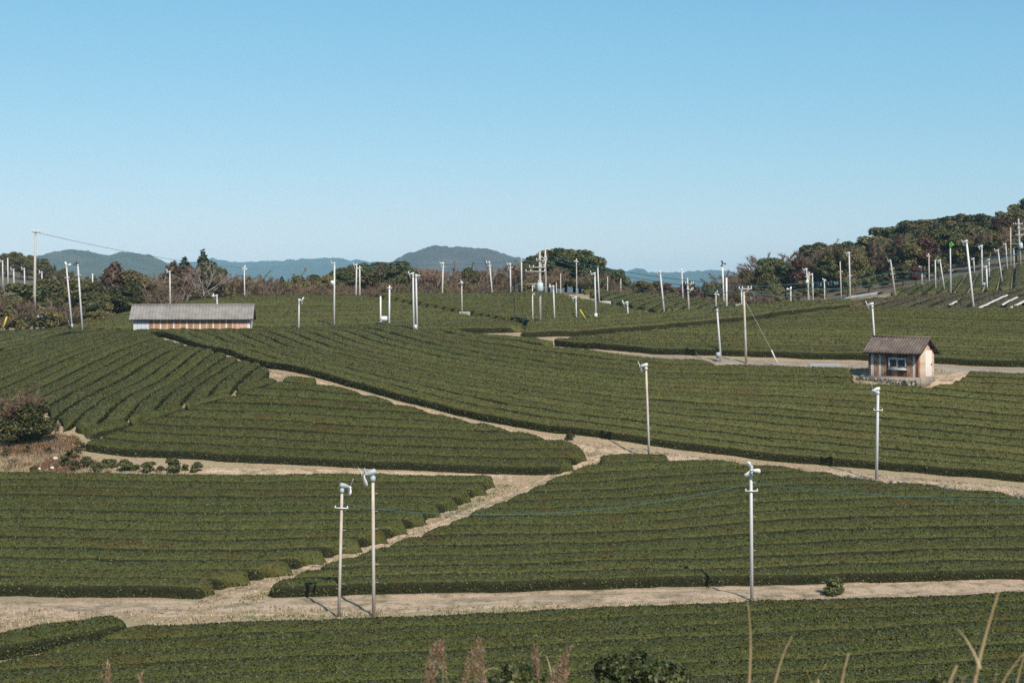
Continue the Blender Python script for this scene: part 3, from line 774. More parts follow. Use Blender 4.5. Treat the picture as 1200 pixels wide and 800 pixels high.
mb = MB(); mb.box((HL / 2 + 0.09, 0.72, 1.0), (0.05, 0.04, 0.16)); link('handle', mb.mesh('handle', M['wood_dark']), dr, loc=(0, 0, 0)).matrix_parent_inverse = Matrix.Rotation(-math.pi / 2, 4, 'Z') @ Matrix.Translation((-(HL / 2 + 0.035), 0.15, -0.02))
mb = MB(); mb.box((0, 0, -0.44), (HL + 0.16, HW + 0.16, 0.87)); link('footing', mb.mesh('footing', M['concrete']), hut)

def stone_mesh(seed, mat):
    r = np.random.default_rng(seed)
    u = np.linspace(0, np.pi, 5)[1:-1]; a = np.linspace(0, 2 * np.pi, 7, endpoint=False)
    v = [(0, 0, 1.0)] + [(math.sin(t) * math.cos(b), math.sin(t) * math.sin(b), math.cos(t)) for t in u for b in a] + [(0, 0, -1.0)]
    v = np.array(v); v *= r.uniform(0.75, 1.15, (len(v), 1)); k = 7; f3, f4 = [], []
    for j in range(k):
        f3 += [[0, 1 + j, 1 + (j + 1) % k], [len(v) - 1, 1 + 2 * k + (j + 1) % k, 1 + 2 * k + j]]
        for i in range(2): f4.append([1 + i * k + j, 1 + (i + 1) * k + j, 1 + (i + 1) * k + (j + 1) % k, 1 + i * k + (j + 1) % k])
    return np_mesh('stone', v, [np.array(f4), np.array(f3)], mat)
M['stone_pale'] = flat_mat('pale_stone', (0.36, 0.33, 0.29), 0.9, 0, 0.4, 3.0, 'pos', 0.4)
stones = [stone_mesh(i, M['stone'] if i % 3 else M['stone_pale']) for i in range(8)]
white_stones = [stone_mesh(40 + i, flat_mat('white_rock', (0.62, 0.60, 0.57), 0.85, 0, 0.15, 3)) for i in range(2)]
def stone_wall(root, pts3, courses, size, jit):
    for c in range(courses):
        for p in resample(pts3, size * 1.55):
            s = link('stone', stones[random.randrange(8)], root)
            s.location = (p[0] + random.uniform(-jit, jit), p[1] + random.uniform(-jit, jit), p[2] + size * (0.5 + c * 1.05) + random.uniform(-0.04, 0.04))
            k = size * random.uniform(0.6, 1.05); s.scale = (k * random.uniform(0.8, 1.3), k, k * random.uniform(0.6, 0.9)); s.rotation_euler = (random.uniform(-0.3, 0.3), random.uniform(-0.3, 0.3), random.uniform(0, 6))
Rh = Matrix.Rotation(hut_yaw, 3, 'Z')
tw = tag(empty('stone_wall', (hut_c[0], hut_c[1], hut_z)), 'low dry stone terrace wall under the front of the rusty hut', 'stone wall')
lp = [Rh @ Vector((x, -HW / 2 - 0.62, 0)) for x in (-HL / 2 - 0.6, 0, HL / 2 + 0.1)]
stone_wall(tw, np.array([(p.x, p.y, -0.68) for p in lp]), 3, 0.17, 0.07)
mbt = MB(); c_ = Rh @ Vector((-0.2, -HW / 2 - 0.36, -0.42)); mbt.box((c_.x, c_.y, c_.z), (HL + 0.9, 0.62, 0.72), Matrix.Rotation(hut_yaw, 3, 'Z'))
link('terrace_fill', mbt.mesh('terrace_fill', M['concrete']), tw)
# stone edging along the cross path
sw_l = poly([(985, 561), (1020, 566), (1070, 571), (1120, 577), (1165, 581), (1200, 586), (1280, 592)], 0.0)
o3 = sw_l[0]; oz = float(ground(*o3))
sw = tag(empty('stone_wall', (o3[0], o3[1], oz)), 'broken line of dark edging stones along the stony cross path', 'stone wall')
rl = resample(sw_l, 0.5)
stone_wall(sw, np.c_[rl - o3, ground(rl[:, 0], rl[:, 1]) - oz - 0.12], 2, 0.19, 0.14)
sw_l2 = poly([(735, 525), (765, 529), (800, 535), (822, 538)], 0.0); o3 = sw_l2[0]; oz = float(ground(*o3))
sw = tag(empty('stone_wall', (o3[0], o3[1], oz)), 'short scatter of small stones beside the rusty-topped fan pole', 'stone wall')
rl = resample(sw_l2, 0.5); stone_wall(sw, np.c_[rl - o3, ground(rl[:, 0], rl[:, 1]) - oz - 0.08], 1, 0.15, 0.35)

barn_c = at_depth(227, 159.5)
barn_z = float(ground(barn_c[0], barn_c[1])) - 0.05
barn = tag(empty('shed', (barn_c[0], barn_c[1], barn_z), (0, 0, math.radians(6.0))), 'long low shed with grey corrugated roof and rust-striped walls', 'shed')
ez_b = (HY - 372.5) / F_PX * 157.0 - barn_z; rz_b = (HY - 357.5) / F_PX * 159.5 - barn_z
fr = [(0.5, 'bluegrey'), (0.5, 'bluegrey'), (0.5, 'bluegrey'), (0.45, 'bluegrey'), (0.12, 'orange')]
for i in range(13): fr += [(0.36, 'orange' if i % 3 else 'rust_mix'), (0.24, 'pale' if i % 2 else 'cream'), (0.22, 'orange')]
fr += [(0.5, 'salmon'), (0.5, 'salmon'), (0.45, 'salmon'), (0.35, 'pale')]
BL, BW = 12.7, 3.6
building(barn, BL, BW, ez_b + 0.12, rz_b - ez_b - 0.1, 0.42, fr, [(0.6, 'pale')] * 5, [(0.6, 'wood_dark')] * 5, M['roof_barn'], 0.36)
mb = MB(); mb.box((0, 0, -0.15), (BL + 0.1, BW + 0.1, 0.36)); link('footing', mb.mesh('footing', M['concrete']), barn)
# dark bundles lying at the shed wall
M['black'] = flat_mat('black_rubber', (0.018, 0.02, 0.022), 0.7, 0, 0.3)
Rb = Matrix.Rotation(math.radians(6), 3, 'Z')
for lx, rr, n in ((-2.15, 0.30, 'flat black tyre leaning on the shed wall'), (-0.95, 0.36, 'dark tyre beside the wider one at the shed wall'), (-0.25, 0.30, 'third tyre lying at the foot of the striped shed wall')):
    a = np.linspace(0, 2 * np.pi, 25); mb = MB(); mb.tube(np.c_[rr * np.cos(a), 0.1 * np.sin(a * 0), rr * np.sin(a)] + np.array([0, 0, rr]), 0.11, 8, cap=False)
    p = Rb @ Vector((lx, -BW / 2 - 0.35, 0)); zz = (HY - 386.5) / F_PX * 157
    gp = float(ground(barn_c[0] + p.x, barn_c[1] + p.y))
    t_ = tag(link('tyre', mb.mesh('tyre', M['black'], True), loc=(barn_c[0] + p.x, barn_c[1] + p.y, max(gp + 0.05, zz - 0.5)), rot=(math.radians(-20), 0, 0.1)), n, 'tyre')

def slab(pxs, label, y0=38.0, th=0.22, up=0.1, mat='slab', name='concrete_slab', cat='slab', off=0.3):
    pl = poly(pxs, off, y0); c = pl.mean(0); z = float(np.mean(ground(pl[:, 0], pl[:, 1]))) + up
    n = len(pl); v = np.r_[np.c_[pl - c, np.full(n, th / 2)], np.c_[pl - c, np.full(n, -th / 2 - 0.4)]]
    me = bpy.data.meshes.new(name)
    me.from_pydata(v.tolist(), [], [list(range(n)), list(range(2 * n - 1, n - 1, -1))] + [[i, n + i, n + (i + 1) % n, (i + 1) % n] for i in range(n)])
    me.materials.append(M[mat])
    return tag(link(name, me, loc=(c[0], c[1], z)), label, cat)
slab([(138, 393.5), (153, 393.5), (151, 390.8), (141, 390.8)], 'small pale concrete slab at the top of the slanting footpath', 120, up=0.5)
slab([(489, 385.5), (513, 385.5), (510, 382.5), (488, 382.8)], 'pale concrete pad under the paired white fan poles', 135, up=0.25)
slab([(538, 366.8), (551, 366.8), (550, 365.2), (539, 365.2)], 'little concrete foot under the slim grey fan pole', 150, up=0.3)
slab([(701, 356.2), (716, 356.2), (714, 354.6), (702, 354.6)], 'small pale pad at the foot of the pole by the hump', 150, up=0.5)
drape('concrete_ramp', resample(poly([(979, 349.5), (1005, 346), (1031, 342.5)], 0.3, 150), 0.5), 1.3, M['slab'], 0.35, 0.5, None, 'long pale concrete ramp below the wooded hill', 'ramp', 0.05, 4, 5, 0.4)
slab([(949, 428), (985, 429), (984, 426), (950, 425.5)], 'pale blue-grey sheet lying on the farm road near the hut', 118, th=0.05, up=0.16, mat='bluegrey', name='plastic_sheet', cat='sheet', off=0.1)
M['cloth'] = flat_mat('white_frost_cloth', (0.55, 0.53, 0.51), 0.9, 0, 0.12, 2, 'pos', 0.3)
for pxs, w, lb in (([(1146, 360.5), (1163, 353), (1180, 345.5)], 0.32, 'longest white frost cloth strip beside the tall leaning fan pole'), ([(1174, 357.5), (1192, 348)], 0.3, 'thin middle strip of white frost cloth on the brownish rows'),
                   ([(1184, 361), (1196, 354.5), (1212, 348)], 0.38, 'broad white frost cloth strip at the end of the brownish rows'), ([(1112, 357), (1121, 353)], 0.25, 'short greyish strip of frost cloth among brownish rows')):
    drape('frost_cloth', resample(poly(pxs, 0.7, 140), 0.4), w, M['cloth'], 0.74, 0.4, None, lb, 'cloth', 0.15, 3, 5, 0.1)

# ------------------------------------------------------------------ poles with frost fans
M['galv'] = flat_mat('galvanised_pole', (0.55, 0.56, 0.57), 0.5, 0.0, 0.10, 3, 'obj', 0, (4, 4, 0.8))
M['white_steel'] = flat_mat('white_painted_steel', (0.72, 0.73, 0.73), 0.5, 0.0, 0.06, 3, 'obj')
M['rusty_pole'] = flat_mat('rust_streaked_pole', (0.60, 0.56, 0.52), 0.7, 0, 0, 1.1, 'obj', 0, (5, 5, 0.45), (0.38, 0.25, 0.17), 0.42, 0.66)
M['grey_pole'] = flat_mat('grey_concrete_pole', (0.44, 0.42, 0.39), 0.85, 0, 0.15, 3, 'obj', 0, (4, 4, 0.5))
M['motor_blue'] = flat_mat('blue_grey_motor', (0.40, 0.46, 0.50), 0.5, 0, 0.15)
M['dark_steel'] = flat_mat('dark_steel', (0.07, 0.08, 0.09), 0.5, 0, 0.2)
M['green_cage'] = flat_mat('bright_green_guard', (0.12, 0.42, 0.07), 0.5, 0, 0.1)
M['ceramic'] = flat_mat('white_insulator', (0.75, 0.75, 0.74), 0.3, 0, 0.04)
M['teal_cable'] = flat_mat('teal_cable_sheath', (0.03, 0.13, 0.14), 0.5, 0, 0.1)
M['yellow'] = flat_mat('yellow_guy_guard', (0.62, 0.50, 0.06), 0.5, 0, 0.1)

def lathe(prof, seg=12):
    """profile (x along axis, radius) round the x axis"""
    prof = np.asarray(prof, float); a = np.linspace(0, 2 * np.pi, seg, endpoint=False); v, q = [], []
    for x, r in prof: v.append(np.c_[np.full(seg, x), r * np.cos(a), r * np.sin(a)])
    for i in range(len(prof) - 1):
        for j in range(seg): q.append([i * seg + j, i * seg + (j + 1) % seg, (i + 1) * seg + (j + 1) % seg, (i + 1) * seg + j])
    return np.concatenate(v), np.array(q)
TILT = math.radians(14)
def rx(v, ang):      # tilt the motor axis down, about y
    c, s = math.cos(ang), math.sin(ang); v = np.asarray(v, float)
    return np.c_[v[:, 0] * c + v[:, 2] * s, v[:, 1], -v[:, 0] * s + v[:, 2] * c]
def head_meshes(sk, motor_mat, blade_mat, arm_mat):
    o = np.array([0.10, 0, 0.30])
    h = {}
    mb = MB(); mb.tube([(0, 0, -0.10), (0, 0, 0.02), (0, 0, 0.14)], [0.12, 0.125, 0.11], 10); h['collar'] = mb.mesh('collar', arm_mat, False)
    mb = MB(); mb.tube([(0, 0, 0.10), (0.0, 0, 0.20), (0.06, 0, 0.29)], [0.07, 0.07, 0.09], 8); h['bracket'] = mb.mesh('bracket', arm_mat)
    v, q = lathe([(-0.25, 0.001), (-0.25, 0.08), (-0.21, 0.115), (-0.21, 0.13), (-0.17, 0.135), (0.12, 0.135), (0.13, 0.115), (0.22, 0.105), (0.26, 0.055), (0.28, 0.05), (0.28, 0.001)], 14)
    mb = MB(); mb.add(rx(v, TILT) + o, q); h['motor'] = mb.mesh('motor', motor_mat, False)
    v, q = lathe([(0.28, 0.001), (0.28, 0.045), (0.36, 0.06), (0.43, 0.045), (0.47, 0.001)], 10)
    mb = MB(); mb.add(rx(v, TILT) + o, q); h['hub'] = mb.mesh('hub', blade_mat, True)
    bl = []
    for k in range(3):
        pr = [(0.03, 0.05), (0.14, 0.075), (0.30, 0.13), (0.44, 0.15), (0.52, 0.12), (0.55, 0.04)]
        v = []
        for r, w in pr:
            tw = math.radians(38 - 45 * r)
            for sx in (-1, 1):
                for th in (-0.006, 0.006):
                    v.append((0.37 + sx * w * math.sin(tw) + th, sx * w * math.cos(tw), r))
        v = np.array(v); f = []
        for i in range(len(pr) - 1):
            b_ = 4 * i
            f += [[b_, b_ + 4, b_ + 6, b_ + 2], [b_ + 1, b_ + 3, b_ + 7, b_ + 5], [b_, b_ + 1, b_ + 5, b_ + 4], [b_ + 2, b_ + 6, b_ + 7, b_ + 3]]
        e_ = 4 * (len(pr) - 1); f += [[0, 2, 3, 1], [e_, e_ + 1, e_ + 3, e_ + 2]]
        a = 2 * math.pi * k / 3 + sk; c, s = math.cos(a), math.sin(a)
        v = np.c_[v[:, 0], v[:, 1] * c - v[:, 2] * s, v[:, 1] * s + v[:, 2] * c]
        mb = MB(); mb.add(rx(v, TILT) + o, np.array(f)); bl.append(mb.mesh('blade', blade_mat))
    h['blade'] = bl
    return h
HEADS = {'blue': [head_meshes(s, M['motor_blue'], M['white_steel'], M['motor_blue']) for s in (0.35, 1.1)],
         'white': [head_meshes(s, M['white_steel'], M['white_steel'], M['galv']) for s in (0.1, 0.7, 1.5)],
         'dark': [head_meshes(s, M['dark_steel'], M['dark_steel'], M['galv']) for s in (0.4,)],
         'green': [head_meshes(0.4, M['galv'], M['green_cage'], M['galv'])]}
mb = MB(); mb.box((0, 0, 0), (0.34, 0.24, 0.5)); mb.box((0, -0.125, 0.02), (0.28, 0.02, 0.40)); BOX_W = mb.mesh('control_box', M['white_steel'])
mb = MB(); mb.box((0, 0, 0), (0.34, 0.24, 0.5)); mb.box((0, -0.125, 0.02), (0.28, 0.02, 0.40)); BOX_B = mb.mesh('control_box', M['bluegrey'])
mb = MB(); mb.box((0, 0, 0), (0.62, 0.05, 0.05)); mb.tube([(-0.27, 0, 0.0), (-0.27, 0, 0.10)], 0.03, 6); mb.tube([(0.27, 0, 0.0), (0.27, 0, 0.10)], 0.03, 6); CABLE_ARM = mb.mesh('cable_arm', M['ceramic'])
mb = MB(); mb.tube([(0.0, 0, 0), (0.17, 0, 0.0), (0.17, 0, 0.035)], 0.012, 5); STEP = mb.mesh('step_bolt', M['galv'])
g_prof = []
def cage():
    mb = MB()
    for r_, x_ in ((0.42, 0.30), (0.32, 0.42), (0.18, 0.48), (0.42, 0.20)):
        a = np.linspace(0, 2 * np.pi, 21); p = np.c_[np.full(21, x_), r_ * np.cos(a), r_ * np.sin(a)]
        mb.tube(rx(p, TILT) + np.array([0.1, 0, 0.3]), 0.02, 5, cap=False)
    v, q = lathe([(0.31, 0.001), (0.30, 0.2), (0.28, 0.38), (0.26, 0.41), (0.24, 0.38), (0.24, 0.001)], 20)
    mb.add(rx(v, TILT) + np.array([0.1, 0, 0.3]), q)
    return mb.mesh('guard', M['green_cage'])
GUARD = cage()

def pole_tf(bx, by, tx, ty, depth, off, y0):
    if depth is None:
        xy = unproj(bx, by, off, y0)
    else:
        xy = np.array([(bx - CX) / F_PX * depth, depth])
    z = float(ground(xy[0], xy[1])); Y = xy[1]
    zt = (HY - ty) / F_PX * Y; X2 = (tx - CX) / F_PX * Y
    d = Vector((X2 - xy[0], 0, zt - z)); return Vector((xy[0], xy[1], z - 0.05)), d, Y
POLES = {}
def fan_pole(bx, by, tx, ty, yaw, label, head='white', var=0, mat='galv', r=0.085, depth=None, off=0.6, box=None, arm=None, steps=0, y0=38.0, name='frost_fan', cat='fan pole', group=None, hs=1.0, r_top=None, key=None):
    b, d, Y = pole_tf(bx, by, tx, ty, depth, off, y0)
    if Y > 110: hs *= 0.72; r *= 0.72
    h = d.length
    root = empty(name, b)
    root.rotation_mode = 'QUATERNION'; root.rotation_quaternion = Vector((0, 0, 1)).rotation_difference(d.normalized())
    hp = h - (0.42 * hs if head else 0)
    mb = MB(); rt = r_top or r * 0.85
    mb.tube([(0, 0, -0.15), (0, 0, hp * 0.5), (0, 0, hp)], [r, (r + rt) / 2, rt], 10)
    link('pole', mb.mesh('pole', M[mat], True), root)
    if head:
        H_ = HEADS[head][var % len(HEADS[head])]
        pr = dict(loc=(0, 0, hp))
        def put(nm, me):
            o = link(nm, me, root, loc=(0, 0, hp), rot=(0, 0, math.radians(yaw))); o.scale = (hs,) * 3; return o
        put('collar', H_['collar']); put('bracket', H_['bracket']); mo = put('motor', H_['motor']); put('hub', H_['hub'])
        for m_ in H_['blade']: put('blade', m_)
        if head == 'green': put('guard', GUARD)
    if box:
        zb, side, m_ = box
        link('control_box', m_, root, loc=(side * (r + 0.12), -0.02, zb))
    if arm: 
        for za in arm: link('cable_arm', CABLE_ARM, root, loc=(0, -r - 0.02, za if za > 0 else hp + za))
    for k in range(steps):
        link('step_bolt', STEP, root, loc=(r * 0.7, 0, 1.6 + k * 0.8), rot=(0, 0, 0.25 if k % 2 else -0.1))
    tag(root, label, cat, group)
    if key: POLES[key] = (b, d, Y)
    return root
# near poles
fan_pole(397, 724, 401, 565, 20, 'slim rust-tinged fan pole by the wide path, blade to one side', 'blue', 0, 'rusty_pole', 0.075, off=0, arm=[-0.75], steps=4, key='n400', hs=0.8)
fan_pole(438, 722, 437, 549, 205, 'rusty fan pole by the wide path with big white paddle blades', 'blue', 1, 'rusty_pole', 0.085, off=0, steps=6, key='n438', hs=1.0)
fan_pole(881, 703, 880, 544, 262, 'straight white fan pole on the wide path under a teal cable', 'blue', 0, 'galv', 0.085, off=0, arm=[-0.85], steps=6, key='n880', hs=0.8)
fan_pole(761, 542, 757, 425, 188, 'orange-rusted fan pole beside the cross path, white hooded fan', 'white', 1, 'rusty_pole', 0.085, off=0, steps=3, hs=0.85)
fan_pole(1027, 563, 1029, 453, 200, 'white fan pole at the stone edging below the rusty hut', 'white', 0, 'galv', 0.10, off=0, arm=[-1.1], steps=5, hs=0.85)
# along the farm road and upper fields
fan_pole(845, 425, 840, 358, 170, 'leaning white fan pole with dark fan beside the farm road', 'dark', 0, 'galv', 0.13, off=0.0, y0=120, box=(0.75, -1, BOX_B), hs=1.25)
fan_pole(1026, 402, 1022, 354, 175, 'white fan pole rising behind the rusty hut roof', 'white', 1, 'galv', 0.13, depth=128, hs=1.25)
fan_pole(350, 384, 350.5, 350, 330, 'short fan pole before the rise with its head turned sideways', 'white', 2, 'galv', 0.13, off=0.7, y0=150, hs=1.2)
fan_pole(391.5, 382, 392, 307, 180, 'tall lone white pole at the foot of the rise', 'white', 0, 'galv', 0.15, off=0.6, y0=152, box=(5.6, -1, BOX_W), hs=0.9)
fan_pole(485, 385, 484, 319, 180, 'left one of the paired white fan poles on the concrete pad', 'white', 1, 'galv', 0.15, off=0.6, y0=140, box=(0.8, 1, BOX_W), hs=1.2)
fan_pole(489, 385, 487.5, 321, 20, 'right one of the paired white fan poles on the concrete pad', 'white', 2, 'galv', 0.15, off=0.6, y0=140, hs=1.1)
fan_pole(446, 381, 446, 346.5, 0, 'shorter bare pole of the pair carrying a white tank', None, 0, 'white_steel', 0.15, off=0.6, y0=150, name='pole', cat='pole')
fan_pole(456, 381, 456.5, 334, 0, 'taller bare pole of the pair carrying a white tank', None, 0, 'white_steel', 0.15, off=0.6, y0=150, name='pole', cat='pole', arm=[-0.3])
tb, td, tY = pole_tf(451.5, 381, 451.5, 373, None, 0.6, 150)
v, q = lathe([(-0.5, 0.001), (-0.5, 0.26), (-0.4, 0.32), (0.4, 0.32), (0.5, 0.26), (0.5, 0.001)], 14)
mb = MB(); mb.add(v, q); tk = link('tank', mb.mesh('tank', M['white_steel'], True), loc=(tb.x, tb.y - 0.1, (HY - 373.5) / F_PX * tY)); tag(tk, 'white cylindrical tank slung between two bare poles', 'tank')
for s in (-1, 1):
    mb = MB(); mb.box((s * 0.42, 0, -0.30), (0.1, 0.5, 0.12)); link('bracket', mb.mesh('bracket', M['galv']), tk)
fan_pole(541.5, 366, 541, 329, 250, 'slim grey fan pole on a small concrete foot below the ridge', 'white', 0, 'grey_pole', 0.13, off=0.5, y0=150, hs=0.8)
fan_pole(624.5, 375, 624, 343, 0, 'slim weathered pole just beside the transformer pole', 'white', 0, 'rusty_pole', 0.11, off=0.6, y0=140, hs=0.7)
fan_pole(650, 374, 648.5, 334, 165, 'white fan pole right beside the transformer pole', 'white', 1, 'galv', 0.13, off=0.6, y0=140, hs=1.1)
fan_pole(675.5, 372.5, 675, 347, 180, 'short fan pole beside a yellow guy marker', 'white', 2, 'galv', 0.11, off=0.6, y0=140, hs=1.2)
fan_pole(698.5, 373, 697, 319, 180, 'tall fan pole with a white box near its foot', 'white', 0, 'galv', 0.14, off=0.6, y0=140, box=(0.95, 0, BOX_W), hs=1.1)
fan_pole(702.5, 355, 700.5, 313, 0, 'thin bare pole on a pad by the hump of slanting rows', None, 0, 'galv', 0.13, off=0.5, y0=150, name='pole', cat='pole')
fan_pole(676, 343, 675.5, 304, 90, 'grey-blue pole before the evergreen mound', 'white', 0, 'grey_pole', 0.12, depth=215, hs=0.8)
fan_pole(736.5, 368, 735, 353, 170, 'very short white fan pole with a forked head', 'white', 1, 'galv', 0.12, off=0.6, y0=150, hs=1.3)
fan_pole(779, 366, 773.5, 317, 172, 'leaning white fan pole in front of the slanting rows', 'white', 2, 'galv', 0.15, off=0.6, y0=140, hs=1.1)
fan_pole(800.5, 350, 799, 316, 90, 'white fan pole behind the hump of slanting rows', 'white', 0, 'galv', 0.14, depth=190, hs=0.9)
fan_pole(839, 361, 839, 342, 60, 'stubby grey fan pole behind the leaning dark fan', 'white', 0, 'grey_pole', 0.12, off=0.6, y0=150, hs=0.9)
fan_pole(848.5, 352, 846.5, 307, 270, 'tall fan pole topped by a dark fan against the sky', 'dark', 0, 'white_steel', 0.15, depth=184, hs=1.1)
fan_pole(851.5, 360, 851.3, 325, 0, 'thick bare white pole next to the dark-topped fan pole', None, 0, 'white_steel', 0.17, off=0.6, y0=150, name='pole', cat='pole')
fan_pole(869.3, 358, 869, 339, 0, 'short white pole peeping out behind the tee-topped pole', None, 0, 'galv', 0.13, off=0.6, y0=150, name='pole', cat='pole')
fan_pole(926.8, 353, 926.6, 337, 100, 'short fan pole with a round head below the wood', 'white', 1, 'galv', 0.13, off=0.6, y0=150, hs=1.1)
fan_pole(948.5, 351, 945, 314, 180, 'leaning pole of the crossed pair below the wood', 'white', 1, 'galv', 0.14, off=0.6, y0=150, hs=1.2, arm=[-0.8])
fan_pole(946.5, 351, 948, 318, 0, 'upright pole of the crossed pair below the wood', None, 0, 'grey_pole', 0.13, off=0.6, y0=150, name='pole', cat='pole', box=(3.0, -1, BOX_W))
fan_pole(953, 350, 952, 320, 180, 'slim fan pole just right of the crossed pair', 'white', 0, 'galv', 0.12, depth=195, hs=0.9)
fan_pole(966.5, 350, 966, 327, 90, 'thin short fan pole among shrubs below the wood', 'white', 2, 'galv', 0.11, depth=196, hs=0.8)
fan_pole(986, 346, 984.5, 306, 0, 'thin grey-brown bare pole left of the ramp', None, 0, 'rusty_pole', 0.12, depth=206, name='pole', cat='pole', arm=[-1.5])
fan_pole(996.5, 349, 995, 295, 180, 'tall white fan pole standing by the pale ramp', 'white', 1, 'galv', 0.15, off=0.4, y0=160, hs=1.2, arm=[-3.0])
fan_pole(1049.5, 344, 1043.5, 304, 170, 'leaning grey pole with wires at the end of the ramp', 'white', 0, 'grey_pole', 0.17, off=0.5, y0=160, hs=0.9, arm=[-1.0, -1.8])
fan_pole(1080.5, 328, 1080.5, 320, 0, 'tiny pale post at the edge of the wood', None, 0, 'galv', 0.10, depth=226, name='post', cat='post')
fan_pole(1089, 328, 1088.5, 298, 90, 'slim fan pole at the upper edge of the hilltop rows', 'white', 0, 'rusty_pole', 0.13, depth=226, hs=0.8)
fan_pole(1096.5, 339, 1096, 304, 0, 'bare white pole in the hilltop rows', None, 0, 'galv', 0.14, off=0.5, y0=160, name='pole', cat='pole')
fan_pole(1107.5, 340, 1101.5, 304, 175, 'leaning fan pole next to the green-headed pole', 'white', 1, 'galv', 0.14, off=0.5, y0=160, hs=1.1)
fan_pole(1114.3, 341.5, 1113.5, 285, 285, 'pole topped by a bright green fan guard', 'green', 0, 'galv', 0.14, off=0.5, y0=160, hs=1.05, arm=[-3.4])
fan_pole(1141.5, 362, 1132.5, 281, 172, 'tallest leaning white fan pole before the white cloth strips', 'white', 1, 'white_steel', 0.17, off=0.4, y0=140, hs=1.2)
fan_pole(1142, 318, 1141, 302, 180, 'small fan pole on the hilltop behind the tall leaning one', 'white', 0, 'galv', 0.14, off=0.4, y0=180, hs=1.2)
fan_pole(1151, 336, 1150.5, 287, 180, 'white fan pole with a wide head in the hilltop rows', 'white', 2, 'galv', 0.15, off=0.5, y0=160, hs=1.4, box=(0.9, 1, BOX_B))
fan_pole(1157, 338, 1156, 311, 180, 'short thick fan pole beside the wide-headed one', 'white', 0, 'white_steel', 0.15, off=0.5, y0=160, hs=1.1)
fan_pole(1159.5, 322, 1159, 303, 180, 'small distant fan pole beyond the hilltop rows', 'white', 1, 'galv', 0.13, depth=226, hs=1.1)
fan_pole(1175, 331, 1169.5, 292, 160, 'leaning fan pole below the two-armed power pole', 'white', 2, 'galv', 0.14, off=0.5, y0=160, hs=1.2)
fan_pole(1181, 313, 1178.5, 285, 170, 'slim curved-top fan pole at the hilltop edge', 'white', 0, 'galv', 0.13, depth=236, hs=1.0)
fan_pole(1184.5, 312, 1184.3, 266, 0, 'tall plain brownish pole beside the two-armed power pole', None, 0, 'rusty_pole', 0.15, depth=240, name='pole', cat='pole')
fan_pole(1188.5, 316, 1188, 290, 0, 'short plain brownish pole beside the two-armed power pole', None, 0, 'rusty_pole', 0.13, depth=238, name='pole', cat='pole')
# ridge line
for bx, by, tx, ty, yw, hd, lb in ((417, 345, 418, 309, 180, 'white', 'left pole of the close pair on the ridge'), (421.7, 346, 421.5, 311, 0, None, 'right bare pole of the close pair on the ridge'),
        (518, 342, 519.5, 307, 190, 'white', 'lone fan pole on the ridge below the round blue hill'), (577.5, 341, 573.5, 306, 170, 'white', 'leaning fan pole on the ridge before the bare wood'),
        (598.5, 341, 598, 308, 180, 'white', 'upright fan pole on the ridge beside the thicker one'), (611.5, 342, 611, 303, 0, None, 'thick bare white pole on the ridge near the power poles')):
    fan_pole(bx, by, tx, ty, yw, lb, hd, 1, 'galv', 0.16, depth=207, hs=1.2, arm=[-0.3], name='frost_fan' if hd else 'pole', cat='fan pole' if hd else 'pole', box=(0.9, -1, BOX_W) if bx == 598.5 else None)
fan_pole(624, 345, 624, 334, 0, 'tiny fan pole at the ridge behind the transformer pole', 'white', 0, 'galv', 0.12, depth=206, hs=0.9)
for bx, ty, lb in ((657, 320, 'faint slim pole in the brush at the mound'), (652, 331, 'short post in the dry brush at the mound'), (712, 324, 'teal-grey pole behind the hump, nearer the mound'), (727.5, 326, 'teal-grey pole behind the hump, farther from the mound')):
    fan_pole(bx, 350, bx, ty, 0, lb, None, 0, 'grey_pole', 0.12, depth=222, name='pole', cat='pole')
# behind the shed and to the left
fan_pole(199.5, 358, 199, 317, 170, 'white fan pole rising behind the shed roof', 'white', 0, 'galv', 0.14, depth=186, hs=1.0)
fan_pole(256, 372, 254, 345, 170, 'low bent-headed fan pole just behind the shed ridge', 'white', 1, 'galv', 0.13, depth=172, hs=1.2)
fan_pole(286.7, 349, 286.3, 312, 90, 'slim white pole on the rise right of the shed', 'white', 0, 'galv', 0.14, depth=203, hs=1.0)
fan_pole(85, 385, 77.5, 308, 95, 'leaning fan pole with a blue-grey box at its foot', 'white', 2, 'galv', 0.15, off=0.5, y0=140, hs=1.2, box=(0.85, 0, BOX_B), arm=[-1.4])
fan_pole(97, 387.5, 91, 307, 150, 'leaning fan pole with a dark-bladed head by the knoll', 'dark', 0, 'galv', 0.15, off=0.5, y0=140, hs=1.1, arm=[-1.2])
fan_pole(48.5, 386, 48.5, 370, 175, 'knee-high white fan beside the tall concrete pole', 'white', 1, 'galv', 0.11, off=0.6, y0=140, hs=1.3)
fan_pole(18.5, 386, 18.5, 379, 0, 'tiny white post on the knoll by the shrubs', None, 0, 'white_steel', 0.12, off=0.6, y0=140, name='post', cat='post')
for bx, by, ty, yw, hd, lb in ((3.5, 331, 305, 180, 'white', 'fan pole at the terrace edge on the far bamboo hill'), (9.5, 331, 302, 0, None, 'taller bare pole on the far bamboo hill'), (16.5, 330.5, 315, 180, 'white', 'short fan pole on the far bamboo hill terrace'),
        (29, 331, 314, 180, 'white', 'forked fan pole on the far bamboo hill'), (49.5, 327, 318, 170, 'white', 'little curved fan pole far behind the concrete pole')):
    fan_pole(bx, by, bx - 0.5, ty, yw, lb, hd, 0, 'galv', 0.20, depth=300, hs=1.4, name='frost_fan' if hd else 'pole', cat='fan pole' if hd else 'pole')
fan_pole(108.5, 342, 108.5, 320, 0, 'pale pole half hidden among the left trees', None, 0, 'galv', 0.16, depth=225, name='pole', cat='pole')

